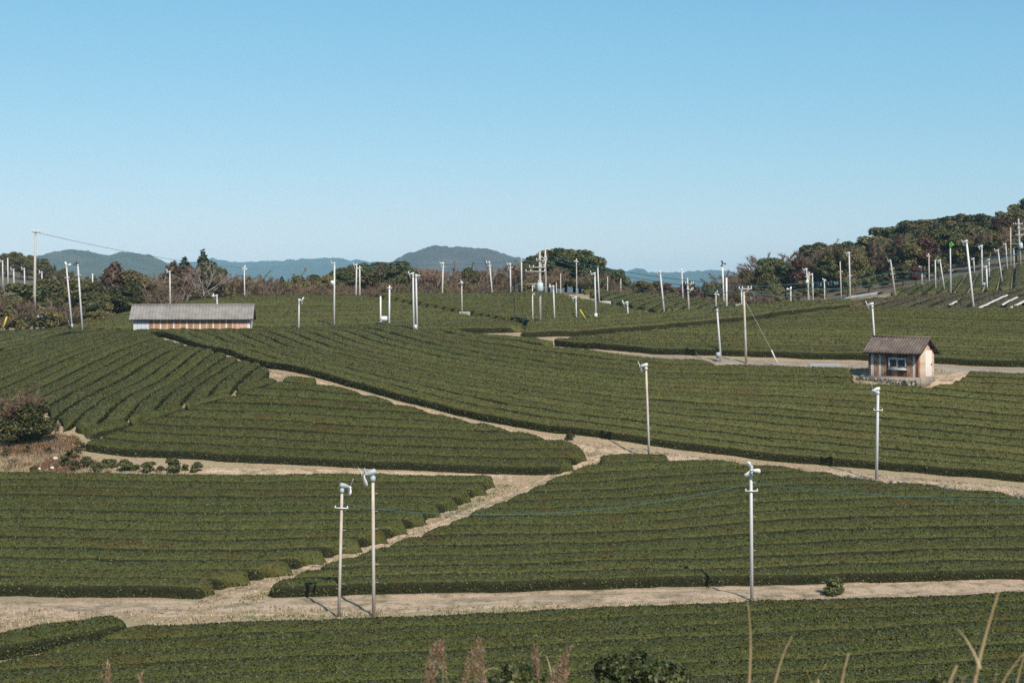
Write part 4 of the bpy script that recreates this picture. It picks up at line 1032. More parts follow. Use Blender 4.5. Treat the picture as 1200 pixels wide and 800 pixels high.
# power poles
M['trafo'] = flat_mat('pale_transformer', (0.50, 0.58, 0.60), 0.5, 0, 0.12)
def power_pole(bx, by, tx, ty, label, arms, depth=None, off=0.6, y0=120, mat='grey_pole', r=0.17, trafo=None, yaw=0.0):
    b, d, Y = pole_tf(bx, by, tx, ty, depth, off, y0); h = d.length
    root = empty('power_pole', b); root.rotation_mode = 'QUATERNION'; root.rotation_quaternion = Vector((0, 0, 1)).rotation_difference(d.normalized())
    mb = MB(); mb.tube([(0, 0, -0.2), (0, 0, h * 0.5), (0, 0, h)], [r, r * 0.85, r * 0.68], 12); link('pole', mb.mesh('pole', M[mat], True), root)
    for za, w, sh in arms:
        mb = MB(); mb.box((sh, -r * 0.9, h - za), (w, 0.10, 0.11)); a_ = link('crossarm', mb.mesh('crossarm', M['grey_pole' if mat != 'galv' else 'galv']), root)
        for k in (-0.92, -0.45, 0.45, 0.92):
            v, q = lathe([(0, 0.03), (0.04, 0.05), (0.10, 0.06), (0.14, 0.035), (0.2, 0.03), (0.2, 0.001)], 8); v = v[:, [2, 1, 0]]
            mb = MB(); mb.add(v + np.array([sh + k * w / 2, -r * 0.9, h - za + 0.055]), q); link('insulator', mb.mesh('insulator', M['ceramic'], True), a_)
        mb = MB(); mb.tube([(sh + w * 0.3, -r * 0.9 - 0.01, h - za), (0, -r * 0.8, h - za - 0.45)], 0.025, 5); link('brace', mb.mesh('brace', M['galv']), root)
    if trafo:
        v, q = lathe([(0, 0.001), (0, 0.30), (0.06, 0.36), (0.85, 0.36), (0.92, 0.28), (0.95, 0.001)], 14); v = v[:, [2, 1, 0]]
        mb = MB(); mb.add(v + np.array([0, -0.5, trafo]), q)
        for k in (-0.15, 0.15): mb.tube([(k, -0.5, trafo + 0.9), (k, -0.5, trafo + 1.15)], 0.05, 6)
        mb.box((0, -0.2, trafo + 0.4), (0.2, 0.35, 0.3)); mb.box((-0.8, -0.3, trafo + 0.8), (1.2, 0.06, 0.06))
        link('transformer', mb.mesh('transformer', M['trafo'], False), root)
    tag(root, label, 'power pole')
    return root
power_pole(40, 386, 41.5, 270, 'tall concrete power pole on the knoll above the uphill rows', [(0.15, 1.1, 0.15)], off=0.7, y0=140, r=0.19)
power_pole(633, 377, 632.5, 294, 'power pole with transformer and three crossarms on the ridge', [(1.0, 1.2, 0.2), (1.75, 1.8, -0.3), (2.2, 2.2, -0.5)], off=0.6, y0=140, r=0.17, trafo=4.0)
power_pole(639.5, 345, 639, 289, 'slim power pole behind the transformer pole', [(1.5, 1.0, -0.3), (2.6, 0.9, -0.4)], depth=200, r=0.16, mat='rusty_pole')
power_pole(874.5, 427, 871.5, 337, 'tee-topped wooden power pole beside the farm road', [(0.08, 1.15, 0.12)], off=0.0, y0=118, r=0.12, mat='rusty_pole')
power_pole(1196, 316, 1193.5, 256, 'two-armed power pole with white transformer at the hilltop', [(0.9, 1.6, -0.2), (1.7, 1.6, 0.5), (2.8, 1.3, 0)], depth=240, r=0.18, trafo=3.6)
power_pole(807.5, 364, 805.5, 325, 'short pole with side brackets before the reddish wood', [(0.7, 1.0, 0.2), (1.4, 0.7, 0.25)], off=0.6, y0=140, r=0.13)

def rod(name, a, b, r, mat, label, cat):
    a, b = Vector(a), Vector(b); mb = MB(); mb.tube([(0, 0, 0), tuple((b - a) * 0.5), tuple(b - a)], r, 8)
    return tag(link(name, mb.mesh(name, M[mat], True), loc=a), label, cat)
def pt(px, py, d): return ((px - CX) / F_PX * d, d, (HY - py) / F_PX * d)
rod('guy_guard', pt(3, 386, 151), pt(8, 371, 151), 0.09, 'yellow', 'yellow guy-wire sleeve leaning among the shrubs', 'guy wire')
rod('guy_guard', pt(686.5, 374, 156), pt(679.5, 362.5, 156), 0.07, 'yellow', 'faded yellow guy-wire sleeve on the tea slope', 'guy wire')
rod('guy_guard', pt(912, 428, 124), pt(904, 410, 124), 0.055, 'white_steel', 'white guy-wire sleeve leaning beside the farm road', 'guy wire')
def cable(pts, label, sag=0.3, r=0.018, mat='teal_cable', cat='cable', group=None):
    P = [np.array(pt(*p)) for p in pts]; out = []; Lm = max(np.linalg.norm(b - a) for a, b in zip(P[:-1], P[1:]))
    for a, b in zip(P[:-1], P[1:]):
        t = np.linspace(0, 1, 16)[:, None]; q = a * (1 - t) + b * t; q[:, 2] -= (4 * sag * (np.linalg.norm(b - a) / Lm) ** 2 * t * (1 - t))[:, 0]
        out.append(q if not out else q[1:])
    q = np.concatenate(out); mb = MB(); mb.tube(q - P[0], r, 5)
    return tag(link('cable', mb.mesh('cable', M[mat], True), loc=tuple(P[0])), label, cat, group)
d4, d8 = POLES['n438'][2], POLES['n880'][2]; d0 = POLES['n400'][2]
cable([(401, 589, d0), (437, 596, d4), (880, 566, d8)], 'teal cable sagging between the rusty fan poles and the white one', 0.75, 0.013)
cable([(880, 566, d8), (1290, 585, 74)], 'teal cable running on from the white pole over the stone edging', 0.30, 0.013)
cable([(421.5, 313, 207), (519, 310.5, 207), (574, 308.5, 207), (611, 305, 207), (633, 303, 155)], 'blue cable strung along the ridge poles', 0.25, 0.035)
CB = 'blue cables strung over the upper fields'
for i, (a, b, lb) in enumerate((((640, 299, 200), (851, 333, 180), 'upper'), ((640, 303, 200), (851, 340, 180), 'middle'), ((640, 309, 200), (779, 343, 165), 'lower'))):
    cable([a, b], lb + ' blue cable sloping down from the slim power pole to the white poles', 0.5, 0.04, group=CB)
for i, (a, b, c, lb) in enumerate((((851, 334, 180), (947, 331, 186), (1046, 319, 195), 'upper blue cable running past the crossed pair below the wood'), ((851, 341, 180), (947, 338, 186), (1047, 329, 195), 'lower blue cable running past the crossed pair below the wood'),
                                   ((779, 343, 165), (872, 341, 125), (947, 345, 186), 'blue cable by way of the tee-topped pole'))):
    cable([a, b, c], lb, 0.4, 0.035, group=CB)
for a, b, c, lb in (((1046, 318, 195), (1114, 322, 200), (1193, 288, 240), 'blue cable climbing by the green-headed pole'), ((1047, 328, 195), (1114, 330, 200), (1193, 296, 240), 'lower blue cable climbing behind the green-headed pole')):
    cable([a, b, c], lb, 0.4, 0.04, group=CB)
cable([(1151, 303, 206), (1250, 285, 245)], 'blue cable leaving the wide-headed fan pole', 0.4, 0.04, group=CB)
cable([(41.5, 272, POLES.get('x', (0, 0, 150))[2]), (286, 314, 203)], 'dark power line from the tall concrete pole towards the rise', 0.5, 0.022, 'dark_steel')
cable([(872, 350, 124), (904.5, 411, 124)], 'thin stay wire of the tee-topped pole', 0.0, 0.012, 'galv', 'stay wire')

# ------------------------------------------------------------------ trees
M['wood'] = flat_mat('tree_bark', (0.10, 0.08, 0.065), 0.95, 0, 0.4, 4, 'obj', 0.3)
M['wood_pale'] = flat_mat('pale_bark', (0.24, 0.19, 0.145), 0.95, 0, 0.3, 4, 'obj', 0.3)
M['evergreen'] = leaf_mat('evergreen_leaves', (0.0202, 0.0280, 0.0085), (0.0582, 0.0680, 0.0209), (0.1400, 0.1320, 0.0437), None, fine=1.2, per_object=0.35, rough=0.5)
M['olive'] = leaf_mat('olive_leaves', (0.0391, 0.0380, 0.0114), (0.1012, 0.0900, 0.0285), (0.1840, 0.1450, 0.0513), None, fine=1.2, per_object=0.35)
M['cedar'] = leaf_mat('winter_cedar_needles', (0.022, 0.014, 0.008), (0.058, 0.034, 0.018), (0.100, 0.060, 0.030), None, fine=1.2, per_object=0.3)
M['conifer'] = leaf_mat('dark_conifer_needles', (0.008, 0.014, 0.009), (0.020, 0.030, 0.017), (0.042, 0.052, 0.028), None, fine=1.2, per_object=0.3)
M['redleaf'] = leaf_mat('dull_red_leaves', (0.030, 0.012, 0.009), (0.075, 0.030, 0.020), (0.12, 0.055, 0.034), None, fine=1.2, per_object=0.3)
M['bamboo'] = leaf_mat('yellowish_bamboo_leaves', (0.045, 0.042, 0.014), (0.105, 0.090, 0.034), (0.17, 0.14, 0.06), None, fine=1.2, per_object=0.3)
M['twigs'] = leaf_mat('bare_twigs', (0.085, 0.055, 0.034), (0.185, 0.125, 0.080), (0.30, 0.22, 0.15), None, fine=1.0, per_object=0.2, rough=0.9)

def sphere_pts(r, n):
    v = r.normal(size=(n, 3)); return v / np.linalg.norm(v, axis=1)[:, None]
def lobe_ball(c, s, seed):
    r = np.random.default_rng(seed); k, m = 8, 5; v = [(0, 0, 1)]
    for i in range(1, m):
        for j in range(k):
            t = math.pi * i / m; a = 2 * math.pi * j / k; v.append((math.sin(t) * math.cos(a), math.sin(t) * math.sin(a), math.cos(t)))
    v.append((0, 0, -1)); v = np.array(v) * r.uniform(0.8, 1.05, (len(v), 1)); f3, f4 = [], []
    for j in range(k):
        f3 += [[0, 1 + j, 1 + (j + 1) % k], [len(v) - 1, 1 + (m - 2) * k + (j + 1) % k, 1 + (m - 2) * k + j]]
        for i in range(m - 2): f4.append([1 + i * k + j, 1 + (i + 1) * k + j, 1 + (i + 1) * k + (j + 1) % k, 1 + i * k + (j + 1) % k])
    return v * s + c, f4, f3
def broad_crown(seed, mat, H=8.0, nl=16, leaf=0.34, per=230, spread=2.4, low=0.28, name='crown', rnd=0.7, ls=1.0):
    r = np.random.default_rng(seed); mb = MB()
    for i in range(nl):
        t = r.uniform(0, 1); z = H * (low + (0.93 - low) * t ** 0.8)
        rr = spread * math.sqrt(max(0.05, 1 - ((t - 0.35) / 0.75) ** 2)) * r.uniform(0.15, 0.85); a = r.uniform(0, 6.28)
        s = np.array([1, 1, 0.8]) * r.uniform(0.11, 0.19) * H * (1.1 - 0.35 * t) * ls
        c = np.array([rr * math.cos(a), rr * math.sin(a), min(z, H - s[2])])
        v, f4, f3 = lobe_ball(c, s * 0.80, seed * 50 + i); mb.add(v, f4, f3)
        d = sphere_pts(r, per); d[:, 2] = np.where(d[:, 2] < -0.5, -d[:, 2], d[:, 2])
        p = c + d * s * r.uniform(0.82, 1.12, (per, 1))
        lv, lq = leaf_quads(p, d * 1.2 + np.array([0, 0, 0.3]), leaf, rnd, 0.75, seed + i); mb.add(lv, lq)
    return mb.mesh(name, mat)
def cone_crown(seed, mat, H=9.0, R=1.9, leaf=0.45, n=1900, base=0.12, pw=0.8, name='crown'):
    r = np.random.default_rng(seed); mb = MB()
    k = 9; zs = np.linspace(base, 0.97, 7); v = []
    for z in zs:
        for j in range(k):
            a = 2 * math.pi * j / k; rad = R * 0.72 * (1 - z) ** pw * (1 + 0.3 * r.uniform(-1, 1)) + 0.03; v.append((rad * math.cos(a), rad * math.sin(a), z * H))
    f = [[i * k + j, i * k + (j + 1) % k, (i + 1) * k + (j + 1) % k, (i + 1) * k + j] for i in range(len(zs) - 1) for j in range(k)]
    mb.add(v, f)
    z = base + (1 - base) * (1 - np.sqrt(r.uniform(0, 1, n))); a = r.uniform(0, 6.283, n)
    wob = 1 + 0.35 * np.sin(a * 3 + z * 20 + seed) * np.cos(a * 5 - z * 31)
    rad = R * (1 - z) ** pw * wob * r.uniform(0.7, 1.1, n) + 0.05
    p = np.c_[rad * np.cos(a), rad * np.sin(a), z * H - 0.15 * rad]
    nn = np.c_[np.cos(a), np.sin(a), np.full(n, 0.55)]
    lv, lq = leaf_quads(p, nn, leaf, 0.6, 0.5, seed); mb.add(lv, lq)
    return mb.mesh(name, mat)
def bare_parts(seed, H=8.0, spread=0.55, limbs=7, thick=0.16, tw=900, lean=0.0):
    r = np.random.default_rng(seed); wood, tips = MB(), []
    top = np.array([lean * H * 0.4, 0, H * 0.42]); wood.tube([(0, 0, -0.3), tuple(top * 0.5 + np.array([0.1, 0, 0])), tuple(top)], [thick, thick * 0.8, thick * 0.6], 7)
    for i in range(limbs):
        a = 2 * math.pi * i / limbs + r.uniform(-0.4, 0.4); st = top * r.uniform(0.55, 1.0); el = r.uniform(0.55, 1.25)
        ln = H * r.uniform(0.34, 0.56); d = np.array([math.cos(a) * math.cos(el), math.sin(a) * math.cos(el), math.sin(el)])
        mid = st + d * ln * 0.5 + r.normal(size=3) * 0.12 * ln * 0.5; end = st + d * ln + np.array([0, 0, 0.12 * ln])
        wood.tube([st, mid, end], [thick * 0.5, thick * 0.32, thick * 0.12], 5)
        for k in range(5):
            t = r.uniform(0.3, 1.0); s2 = st * (1 - t) + end * t; d2 = d + r.normal(size=3) * spread; d2 /= np.linalg.norm(d2); d2[2] = abs(d2[2]) * 0.8 + 0.1
            l2 = ln * r.uniform(0.3, 0.55); e2 = s2 + d2 * l2
            wood.tube([s2, (s2 + e2) / 2 + r.normal(size=3) * 0.06 * l2, e2], [thick * 0.2, thick * 0.13, thick * 0.06], 4); tips += [(s2, e2)] * 2
    crown = MB()
    n = tw; idx = r.integers(0, len(tips), n); s = np.array([tips[i][0] for i in idx]); e = np.array([tips[i][1] for i in idx])
    t = r.uniform(0.2, 1.05, (n, 1)); p = s * (1 - t) + e * t; d = (e - s); d /= np.linalg.norm(d, axis=1)[:, None]; d = d + r.normal(size=(n, 3)) * 0.6; d[:, 2] += 0.3
    d /= np.linalg.norm(d, axis=1)[:, None]; L = (H * r.uniform(0.05, 0.12, n))[:, None]
    w = np.cross(d, r.normal(size=(n, 3))); w /= np.linalg.norm(w, axis=1)[:, None]; w *= 0.028 * H / 8
    v = np.stack([p - w, p + w, p + d * L], 1).reshape(-1, 3); crown.add(v, t=np.arange(3 * n).reshape(n, 3))
    return wood, crown
def trunk_mesh(H, r0, mat, bend=0.1):
    mb = MB(); mb.tube([(0, 0, -0.4), (bend, 0, H * 0.3), (0, bend, H * 0.6), (0, 0, H * 0.85)], [r0, r0 * 0.8, r0 * 0.55, r0 * 0.2], 7)
    for k in range(4):
        a = k * 1.7; mb.tube([(0, 0, H * (0.35 + 0.1 * k)), (math.cos(a) * H * 0.1, math.sin(a) * H * 0.1, H * (0.45 + 0.1 * k)), (math.cos(a) * H * 0.2, math.sin(a) * H * 0.2, H * (0.55 + 0.1 * k))], [r0 * 0.45, r0 * 0.3, r0 * 0.1], 5)
    return mb.mesh('trunk', mat, True)
KINDS = {}
TR = trunk_mesh(8, 0.18, M['wood']); TRC = trunk_mesh(9, 0.17, M['wood'], 0.02)
KINDS['evergreen'] = ('broadleaf_tree', 8.0, [(TR, broad_crown(s, M['evergreen'])) for s in (1, 2, 3)])
KINDS['olive'] = ('broadleaf_tree', 8.0, [(TR, broad_crown(s, M['olive'], spread=2.0)) for s in (11, 12)])
KINDS['red'] = ('broadleaf_tree', 8.0, [(TR, broad_crown(s, M['redleaf'], spread=1.7, leaf=0.36)) for s in (21, 22)])
KINDS['cedar'] = ('cedar_tree', 9.0, [(TRC, cone_crown(s, M['cedar'], R=2.3, pw=0.62)) for s in (31, 32, 33)])
KINDS['conifer'] = ('conifer_tree', 9.0, [(TRC, cone_crown(s, M['conifer'], R=1.9)) for s in (41, 42)])
KINDS['bamboo'] = ('bamboo_clump', 8.0, [(TR, broad_crown(s, M['bamboo'], spread=1.8, leaf=0.38, rnd=1.0)) for s in (51, 52)])
bl_ = []
for s in (61, 62, 63):
    w_b, c_b = bare_parts(s, tw=2600, spread=0.7, limbs=9); bl_.append((w_b.mesh('trunk', M['wood_pale']), c_b.mesh('crown', M['twigs'])))
KINDS['bare'] = ('bare_tree', 8.0, bl_)
KINDS['shrub'] = ('shrub', 2.6, [(trunk_mesh(2.6, 0.06, M['wood']), broad_crown(s, M['olive'], 2.6, 9, 0.2, 110, 1.3, 0.2)) for s in (71, 72)])
KINDS['brush'] = ('bare_shrub', 3.0, [])
for s in (81, 82):
    w_b, c_b = bare_parts(s, H=3.0, spread=0.8, limbs=9, thick=0.05, tw=1300); KINDS['brush'][2].append((w_b.mesh('trunk', M['wood_pale']), c_b.mesh('crown', M['twigs'])))
NTREE = 0
def tree(px, ty, depth, kind, label, group, wide=1.0, var=None, zb=None):
    global NTREE
    nm, H0, vs = KINDS[kind]; b = at_depth(px, depth); z0 = b[2] if zb is None else zb
    h = (HY - ty) / F_PX * depth - z0
    if h < 0.8: return None
    root = empty(nm, (b[0], b[1], z0 - 0.1), (0, 0, random.uniform(0, 6.28)))
    t_, c_ = vs[(random.randrange(len(vs)) if var is None else var) % len(vs)]
    k = h / H0; root.scale = (k * wide, k * wide, k)
    link('trunk', t_, root); link('crown', c_, root)
    tag(root, label, 'shrub' if 'shrub' in nm else ('bamboo' if 'bamboo' in nm else 'tree'), group)
    NTREE += 1
    return root
LOOK = {'evergreen': 'dark green rounded evergreen tree', 'olive': 'olive-green bushy tree', 'red': 'dull red-brown leafy tree', 'cedar': 'rusty brown conical cedar', 'conifer': 'blackish narrow conifer', 'bamboo': 'yellowish feathery bamboo clump', 'bare': 'leafless pinkish-brown tree', 'shrub': 'low olive shrub', 'brush': 'leafless tangled brown shrub'}
def wood_fill(n, pxr, dr, sky, kinds, where, group, hr=(5, 9), wide=(1.0, 1.4), margin=3):
    sx, sy = np.array(sky).T; ks, ws = zip(*kinds)
    for _ in range(n):
        px = random.uniform(*pxr); d = random.uniform(*dr); b = at_depth(px, d); h = random.uniform(*hr)
        ty = HY - (b[2] + h) / d * F_PX; lim = np.interp(px, sx, sy) + random.uniform(margin, margin + 8)
        ty = max(ty, lim)
        k = random.choices(ks, ws)[0]
        tree(px, ty, d, k, LOOK[k] + ' ' + where, group, random.uniform(*wide))
def skyline(sky, step, dr, kinds, where, group, wide=(1.1, 1.5), jit=3):
    sx, sy = np.array(sky).T; ks, ws = zip(*kinds); px = sx[0]
    while px < sx[-1]:
        k = random.choices(ks, ws)[0]; d = random.uniform(*dr)
        tree(px, np.interp(px, sx, sy) + random.uniform(-jit * 0.4, jit), d, k, LOOK[k] + ' ' + where, group, random.uniform(*wide)); px += step * random.uniform(0.7, 1.3)
# right hill
SKY_R = [(845, 326), (870, 313), (900, 301), (930, 290), (960, 283), (1000, 283), (1030, 270), (1060, 257), (1080, 256), (1100, 262), (1122, 249), (1145, 247), (1165, 254), (1185, 241), (1200, 234), (1260, 225)]
W1, GR1 = 'on the wooded hill beyond the hilltop rows', 'trees of the wooded hill'
skyline([p for p in SKY_R if p[0] < 960], 11, (300, 325), [('bare', 5), ('olive', 1), ('evergreen', 1)], W1, GR1)
skyline([(955, 284)] + [p for p in SKY_R if p[0] > 960], 13, (330, 345), [('evergreen', 6), ('olive', 3)], W1, GR1)
wood_fill(34, (850, 970), (262, 310), SKY_R, [('bare', 5), ('evergreen', 2), ('red', 1), ('cedar', 1), ('olive', 1)], W1, GR1, (4, 8))
wood_fill(70, (960, 1225), (262, 330), SKY_R, [('evergreen', 6), ('bare', 2), ('red', 1), ('cedar', 2), ('olive', 5)], W1, GR1, (5, 9))
wood_fill(16, (900, 1100), (235, 258), SKY_R, [('shrub', 2), ('olive', 2), ('red', 1), ('evergreen', 2)], 'at the foot of the wooded hill', 'trees at the foot of the wooded hill', (2.5, 5))
# band behind the ridge
SKY_M = [(262, 322), (300, 322), (330, 323), (360, 321), (385, 318), (400, 316), (430, 308), (455, 304), (480, 311), (520, 314), (560, 312), (590, 309), (615, 305), (630, 300), (645, 293), (660, 290), (680, 296), (695, 306), (710, 316), (730, 323), (760, 329), (800, 331), (855, 328)]
W2, GR2 = 'in the wood behind the ridge', 'trees of the wood behind the ridge'
skyline([p for p in SKY_M if p[0] <= 400], 9, (245, 280), [('bare', 3), ('olive', 2), ('cedar', 3), ('conifer', 1)], W2, GR2, jit=4)
skyline([(400, 314), (430, 308), (470, 306)], 10, (260, 290), [('evergreen', 3), ('olive', 2)], W2, GR2)
skyline([p for p in SKY_M if 470 <= p[0] <= 625], 9, (245, 280), [('bare', 8), ('olive', 1)], W2, GR2, jit=4)
wood_fill(46, (300, 640), (222, 245), [(300, 326), (400, 324), (520, 321), (640, 314)], [('bare', 6), ('brush', 3), ('cedar', 2), ('olive', 3)], W2, GR2, (3.5, 6.5))
W3, GR3 = 'on the mound behind the power poles', 'trees of the mound'
skyline([(622, 304), (645, 292), (662, 288), (680, 293), (697, 303), (712, 315)], 9, (250, 262), [('evergreen', 5), ('olive', 2)], W3, GR3, (1.2, 1.6))
wood_fill(22, (605, 735), (228, 248), [(600, 312), (645, 305), (690, 312), (735, 328)], [('bare', 4), ('evergreen', 1), ('olive', 2), ('brush', 2)], W3, GR3, (3, 6))
skyline([(715, 318), (745, 326), (780, 331), (855, 331)], 8, (250, 300), [('olive', 3), ('red', 2), ('cedar', 2), ('bare', 2), ('evergreen', 1)], 'in the dip behind the hump', 'trees in the dip', jit=5)
wood_fill(26, (715, 900), (215, 250), [(715, 330), (780, 335), (900, 330)], [('red', 2), ('olive', 2), ('bare', 3), ('brush', 2)], 'in the dip behind the hump', 'trees in the dip', (3, 6))
tree(726, 315, 262, 'evergreen', 'round dark evergreen standing alone at the mound foot', None, 0.9)
# left side: bamboo hill, evergreens, cedars, the big bare tree
SKY_L = [(-20, 292), (0, 294), (20, 293), (45, 300), (62, 308), (90, 318), (125, 328)]
W4, GR4 = 'on the far bamboo hill', 'trees of the far bamboo hill'
skyline(SKY_L, 9, (380, 410), [('olive', 4), ('bamboo', 3), ('conifer', 1)], W4, GR4)
wood_fill(44, (-25, 130), (318, 380), SKY_L, [('bamboo', 5), ('olive', 3), ('evergreen', 1), ('bare', 1)], W4, GR4, (3.5, 6))
wood_fill(16, (40, 130), (255, 315), [(-20, 318), (60, 322), (130, 330)], [('bamboo', 4), ('olive', 2), ('bare', 1)], W4, GR4, (4, 6))
W5, GR5 = 'behind the knoll of the concrete pole', 'trees behind the knoll'
for px, ty, d, k, w in ((-12, 335, 184, 'olive', 1.2), (8, 345, 178, 'evergreen', 1.3), (30, 331, 186, 'evergreen', 1.5), (48, 334, 192, 'evergreen', 1.3), (64, 326, 198, 'olive', 1.4), (80, 321, 205, 'cedar', 1.6), (95, 326, 205, 'olive', 1.3), (112, 328, 206, 'evergreen', 1.2), (104, 340, 196, 'evergreen', 1.3), (120, 345, 196, 'olive', 1.2),
        (30, 352, 172, 'brush', 1.5), (22, 346, 170, 'bare', 1.2), (68, 352, 182, 'brush', 1.6), (80, 355, 180, 'brush', 1.5), (10, 362, 163, 'shrub', 1.5), (55, 362, 176, 'shrub', 1.5), (0, 366, 160, 'brush', 1.5), (90, 362, 182, 'shrub', 1.2), (105, 364, 184, 'shrub', 1.3), (120, 362, 190, 'shrub', 1.3)):
    tree(px, ty, d, k, LOOK[k] + ' ' + W5, GR5, w)
tree(134, 305, 212, 'cedar', 'largest brown cedar in front of the green far hill', None, 1.75, 0)
for px, ty, d, k, w, lb in ((160, 316, 212, 'olive', 1.3, 'brownish-green tree right of the largest cedar'), (150, 330, 205, 'evergreen', 1.2, 'low evergreen at the foot of the largest cedar'), (175, 326, 208, 'bare', 1.3, 'thin pale-trunked bare tree behind the shed'),
        (185, 320, 212, 'bare', 1.2, 'slim bare tree next to the pale-trunked one'), (203, 304, 222, 'cedar', 1.6, 'dark brown tree beside the bare grey tree'), (216, 299, 226, 'conifer', 1.5, 'spiky dark conifer beside the bare grey tree'), (222, 308, 220, 'cedar', 1.5, 'brown conifer tucked behind the bare grey tree'),
        (238, 291, 228, 'conifer', 1.3, 'tall ragged conifer rising above the bare grey tree'), (247, 305, 226, 'evergreen', 1.2, 'dark evergreen behind the bare grey tree'), (240, 338, 214, 'shrub', 1.4, 'dark bush under the bare grey tree'), (225, 338, 214, 'shrub', 1.4, 'low bush left of the bare grey trunk'),
        (262, 318, 225, 'bare', 1.4, 'pinkish bare tree right of the grey one'), (278, 323, 225, 'bare', 1.4, 'lower pinkish bare tree right of the grey one'), (295, 328, 225, 'bare', 1.3, 'small pinkish bare tree by the slim white pole'), (265, 340, 212, 'shrub', 1.3, 'low green bush on the rise near the grey tree'), (275, 341, 213, 'shrub', 1.2, 'second green bush on the rise near the grey tree'),
        (208, 326, 212, 'bare', 1.4, 'low bare tree left of the grey one'), (192, 334, 206, 'brush', 1.6, 'bare thicket behind the shed')):
    tree(px, ty, d, k, lb, None, w)
M['twigs_grey'] = leaf_mat('pale_grey_twigs', (0.12, 0.095, 0.08), (0.22, 0.18, 0.155), (0.34, 0.29, 0.26), None, rough=0.9)
M['bark_grey'] = flat_mat('pale_grey_bark', (0.27, 0.235, 0.205), 0.9, 0, 0.25, 4)
w_b, c_b = bare_parts(91, H=8.0, spread=0.5, limbs=11, thick=0.2, tw=900)
b = at_depth(239, 210); h = (HY - 308) / F_PX * 210 - b[2]
bt = tag(empty('bare_tree', (b[0], b[1], b[2] - 0.1)), 'large leafless pale grey tree with spreading limbs behind the shed', 'tree'); bt.scale = (h / 8 * 1.25, h / 8 * 1.25, h / 8)
link('trunk', w_b.mesh('trunk', M['bark_grey']), bt); link('crown', c_b.mesh('crown', M['twigs_grey']), bt)
w_b, c_b = bare_parts(92, H=5.0, spread=0.5, limbs=8, thick=0.14, tw=260, lean=-0.5)
b = at_depth(222, 207); bt = tag(empty('bare_tree', (b[0], b[1], b[2] - 0.1), (0, math.radians(-25), 0)), 'low pale sprawling branches beside the bare grey tree', 'tree'); bt.scale = (1.0, 0.8, 0.85)
link('trunk', w_b.mesh('trunk', M['bark_grey']), bt); link('crown', c_b.mesh('crown', M['twigs_grey']), bt)
print('TREES', NTREE)

# ------------------------------------------------------------------ far hills
def hill_mat(name, c1, c2, c3, s):
    m, nt, b = new_mat(name)
    n = noise_tex(nt, s, 5, 0.65); n2 = noise_tex(nt, s * 5, 4, 0.7)
    a = ramp(nt, n, [(0.38, c1), (0.52, c2), (0.66, c3)]); c = mixc(nt, 0.5, a, ramp(nt, n2, [(0.3, tuple(x * 0.5 for x in c2)), (0.7, tuple(x * 1.5 for x in c2))]))
    nt.links.new(c, b.inputs['Base Color']); b.inputs['Roughness'].default_value = 0.95; b.inputs['Specular IOR Level'].default_value = 0.1
    return m
HM1 = hill_mat('forested_hill', (0.018, 0.036, 0.014), (0.050, 0.056, 0.026), (0.120, 0.085, 0.055), 0.010)
HM3 = hill_mat('brownish_wooded_hill', (0.030, 0.036, 0.022), (0.062, 0.050, 0.040), (0.110, 0.076, 0.066), 0.010)
HM2 = hill_mat('forested_far_range', (0.020, 0.035, 0.018), (0.030, 0.045, 0.022), (0.048, 0.052, 0.030), 0.0025)
def hill(prof, depth, half, sx, sy, mat, bumpy, seed, base=-14):
    px, py = np.array(prof, float).T; xs = (px - CX) / F_PX * depth; zs = (HY - py) / F_PX * depth
    X = np.arange(xs[0], xs[-1] + sx, sx); V = np.arange(-half, half + sy, sy); xx, vv = np.meshgrid(X, V)
    ridge = np.interp(xx, xs, zs)
    w = 0.06 * half * fbm(xx / (half * 0.8), vv * 0, seed, 3)
    t = np.clip(np.abs(vv - w * 2) / half, 0, 1); prof_ = (1 - t ** 1.35)
    prof_ = np.clip(prof_ * (1 + 1.1 * t * fbm(xx / (half * 0.35), vv / (half * 0.5), seed + 3, 4)), 0, 1.0)
    z = base + (ridge - base) * prof_ + 1.5 * bumpy * fbm(xx / (bumpy * 2.6), vv / (bumpy * 2.6), seed + 7, 3) * np.minimum(1, prof_ * 4)
    n = len(X); m = len(V); i, j = np.meshgrid(np.arange(n - 1), np.arange(m - 1)); q = (j * n + i).ravel()
    o = link('hill', np_mesh('hill', np.c_[xx.ravel(), vv.ravel() + depth, z.ravel()], [np.c_[q, q + 1, q + n + 1, q + n]], mat, False)); o['kind'] = 'structure'; return o
hill([(-260, 322), (-120, 312), (-20, 306), (30, 305), (60, 299), (85, 293), (110, 299), (135, 301), (155, 297), (170, 300), (190, 308), (215, 316), (250, 324), (300, 334), (360, 345)], 3300, 690, 8, 11, HM1, 6.0, 5)
hill([(390, 346), (430, 330), (460, 309), (480, 297), (508, 288.5), (530, 291), (555, 291), (575, 293), (600, 301), (630, 307), (670, 320), (720, 334), (770, 346)], 3600, 720, 8, 12, HM3, 6.5, 15)
hill([(-300, 318), (0, 315), (120, 312), (180, 312), (215, 310), (250, 305), (280, 308), (310, 307), (345, 305), (382, 302), (410, 305), (440, 308), (480, 312), (540, 318), (620, 330), (700, 344)], 6500, 1300, 20, 30, HM2, 13, 25)
hill([(560, 346), (640, 336), (700, 328), (735, 318), (746, 314), (760, 319), (800, 320), (830, 317), (850, 320), (880, 326), (940, 330), (1100, 326), (1300, 318), (1500, 325)], 6500, 1300, 20, 30, HM2, 13, 35)

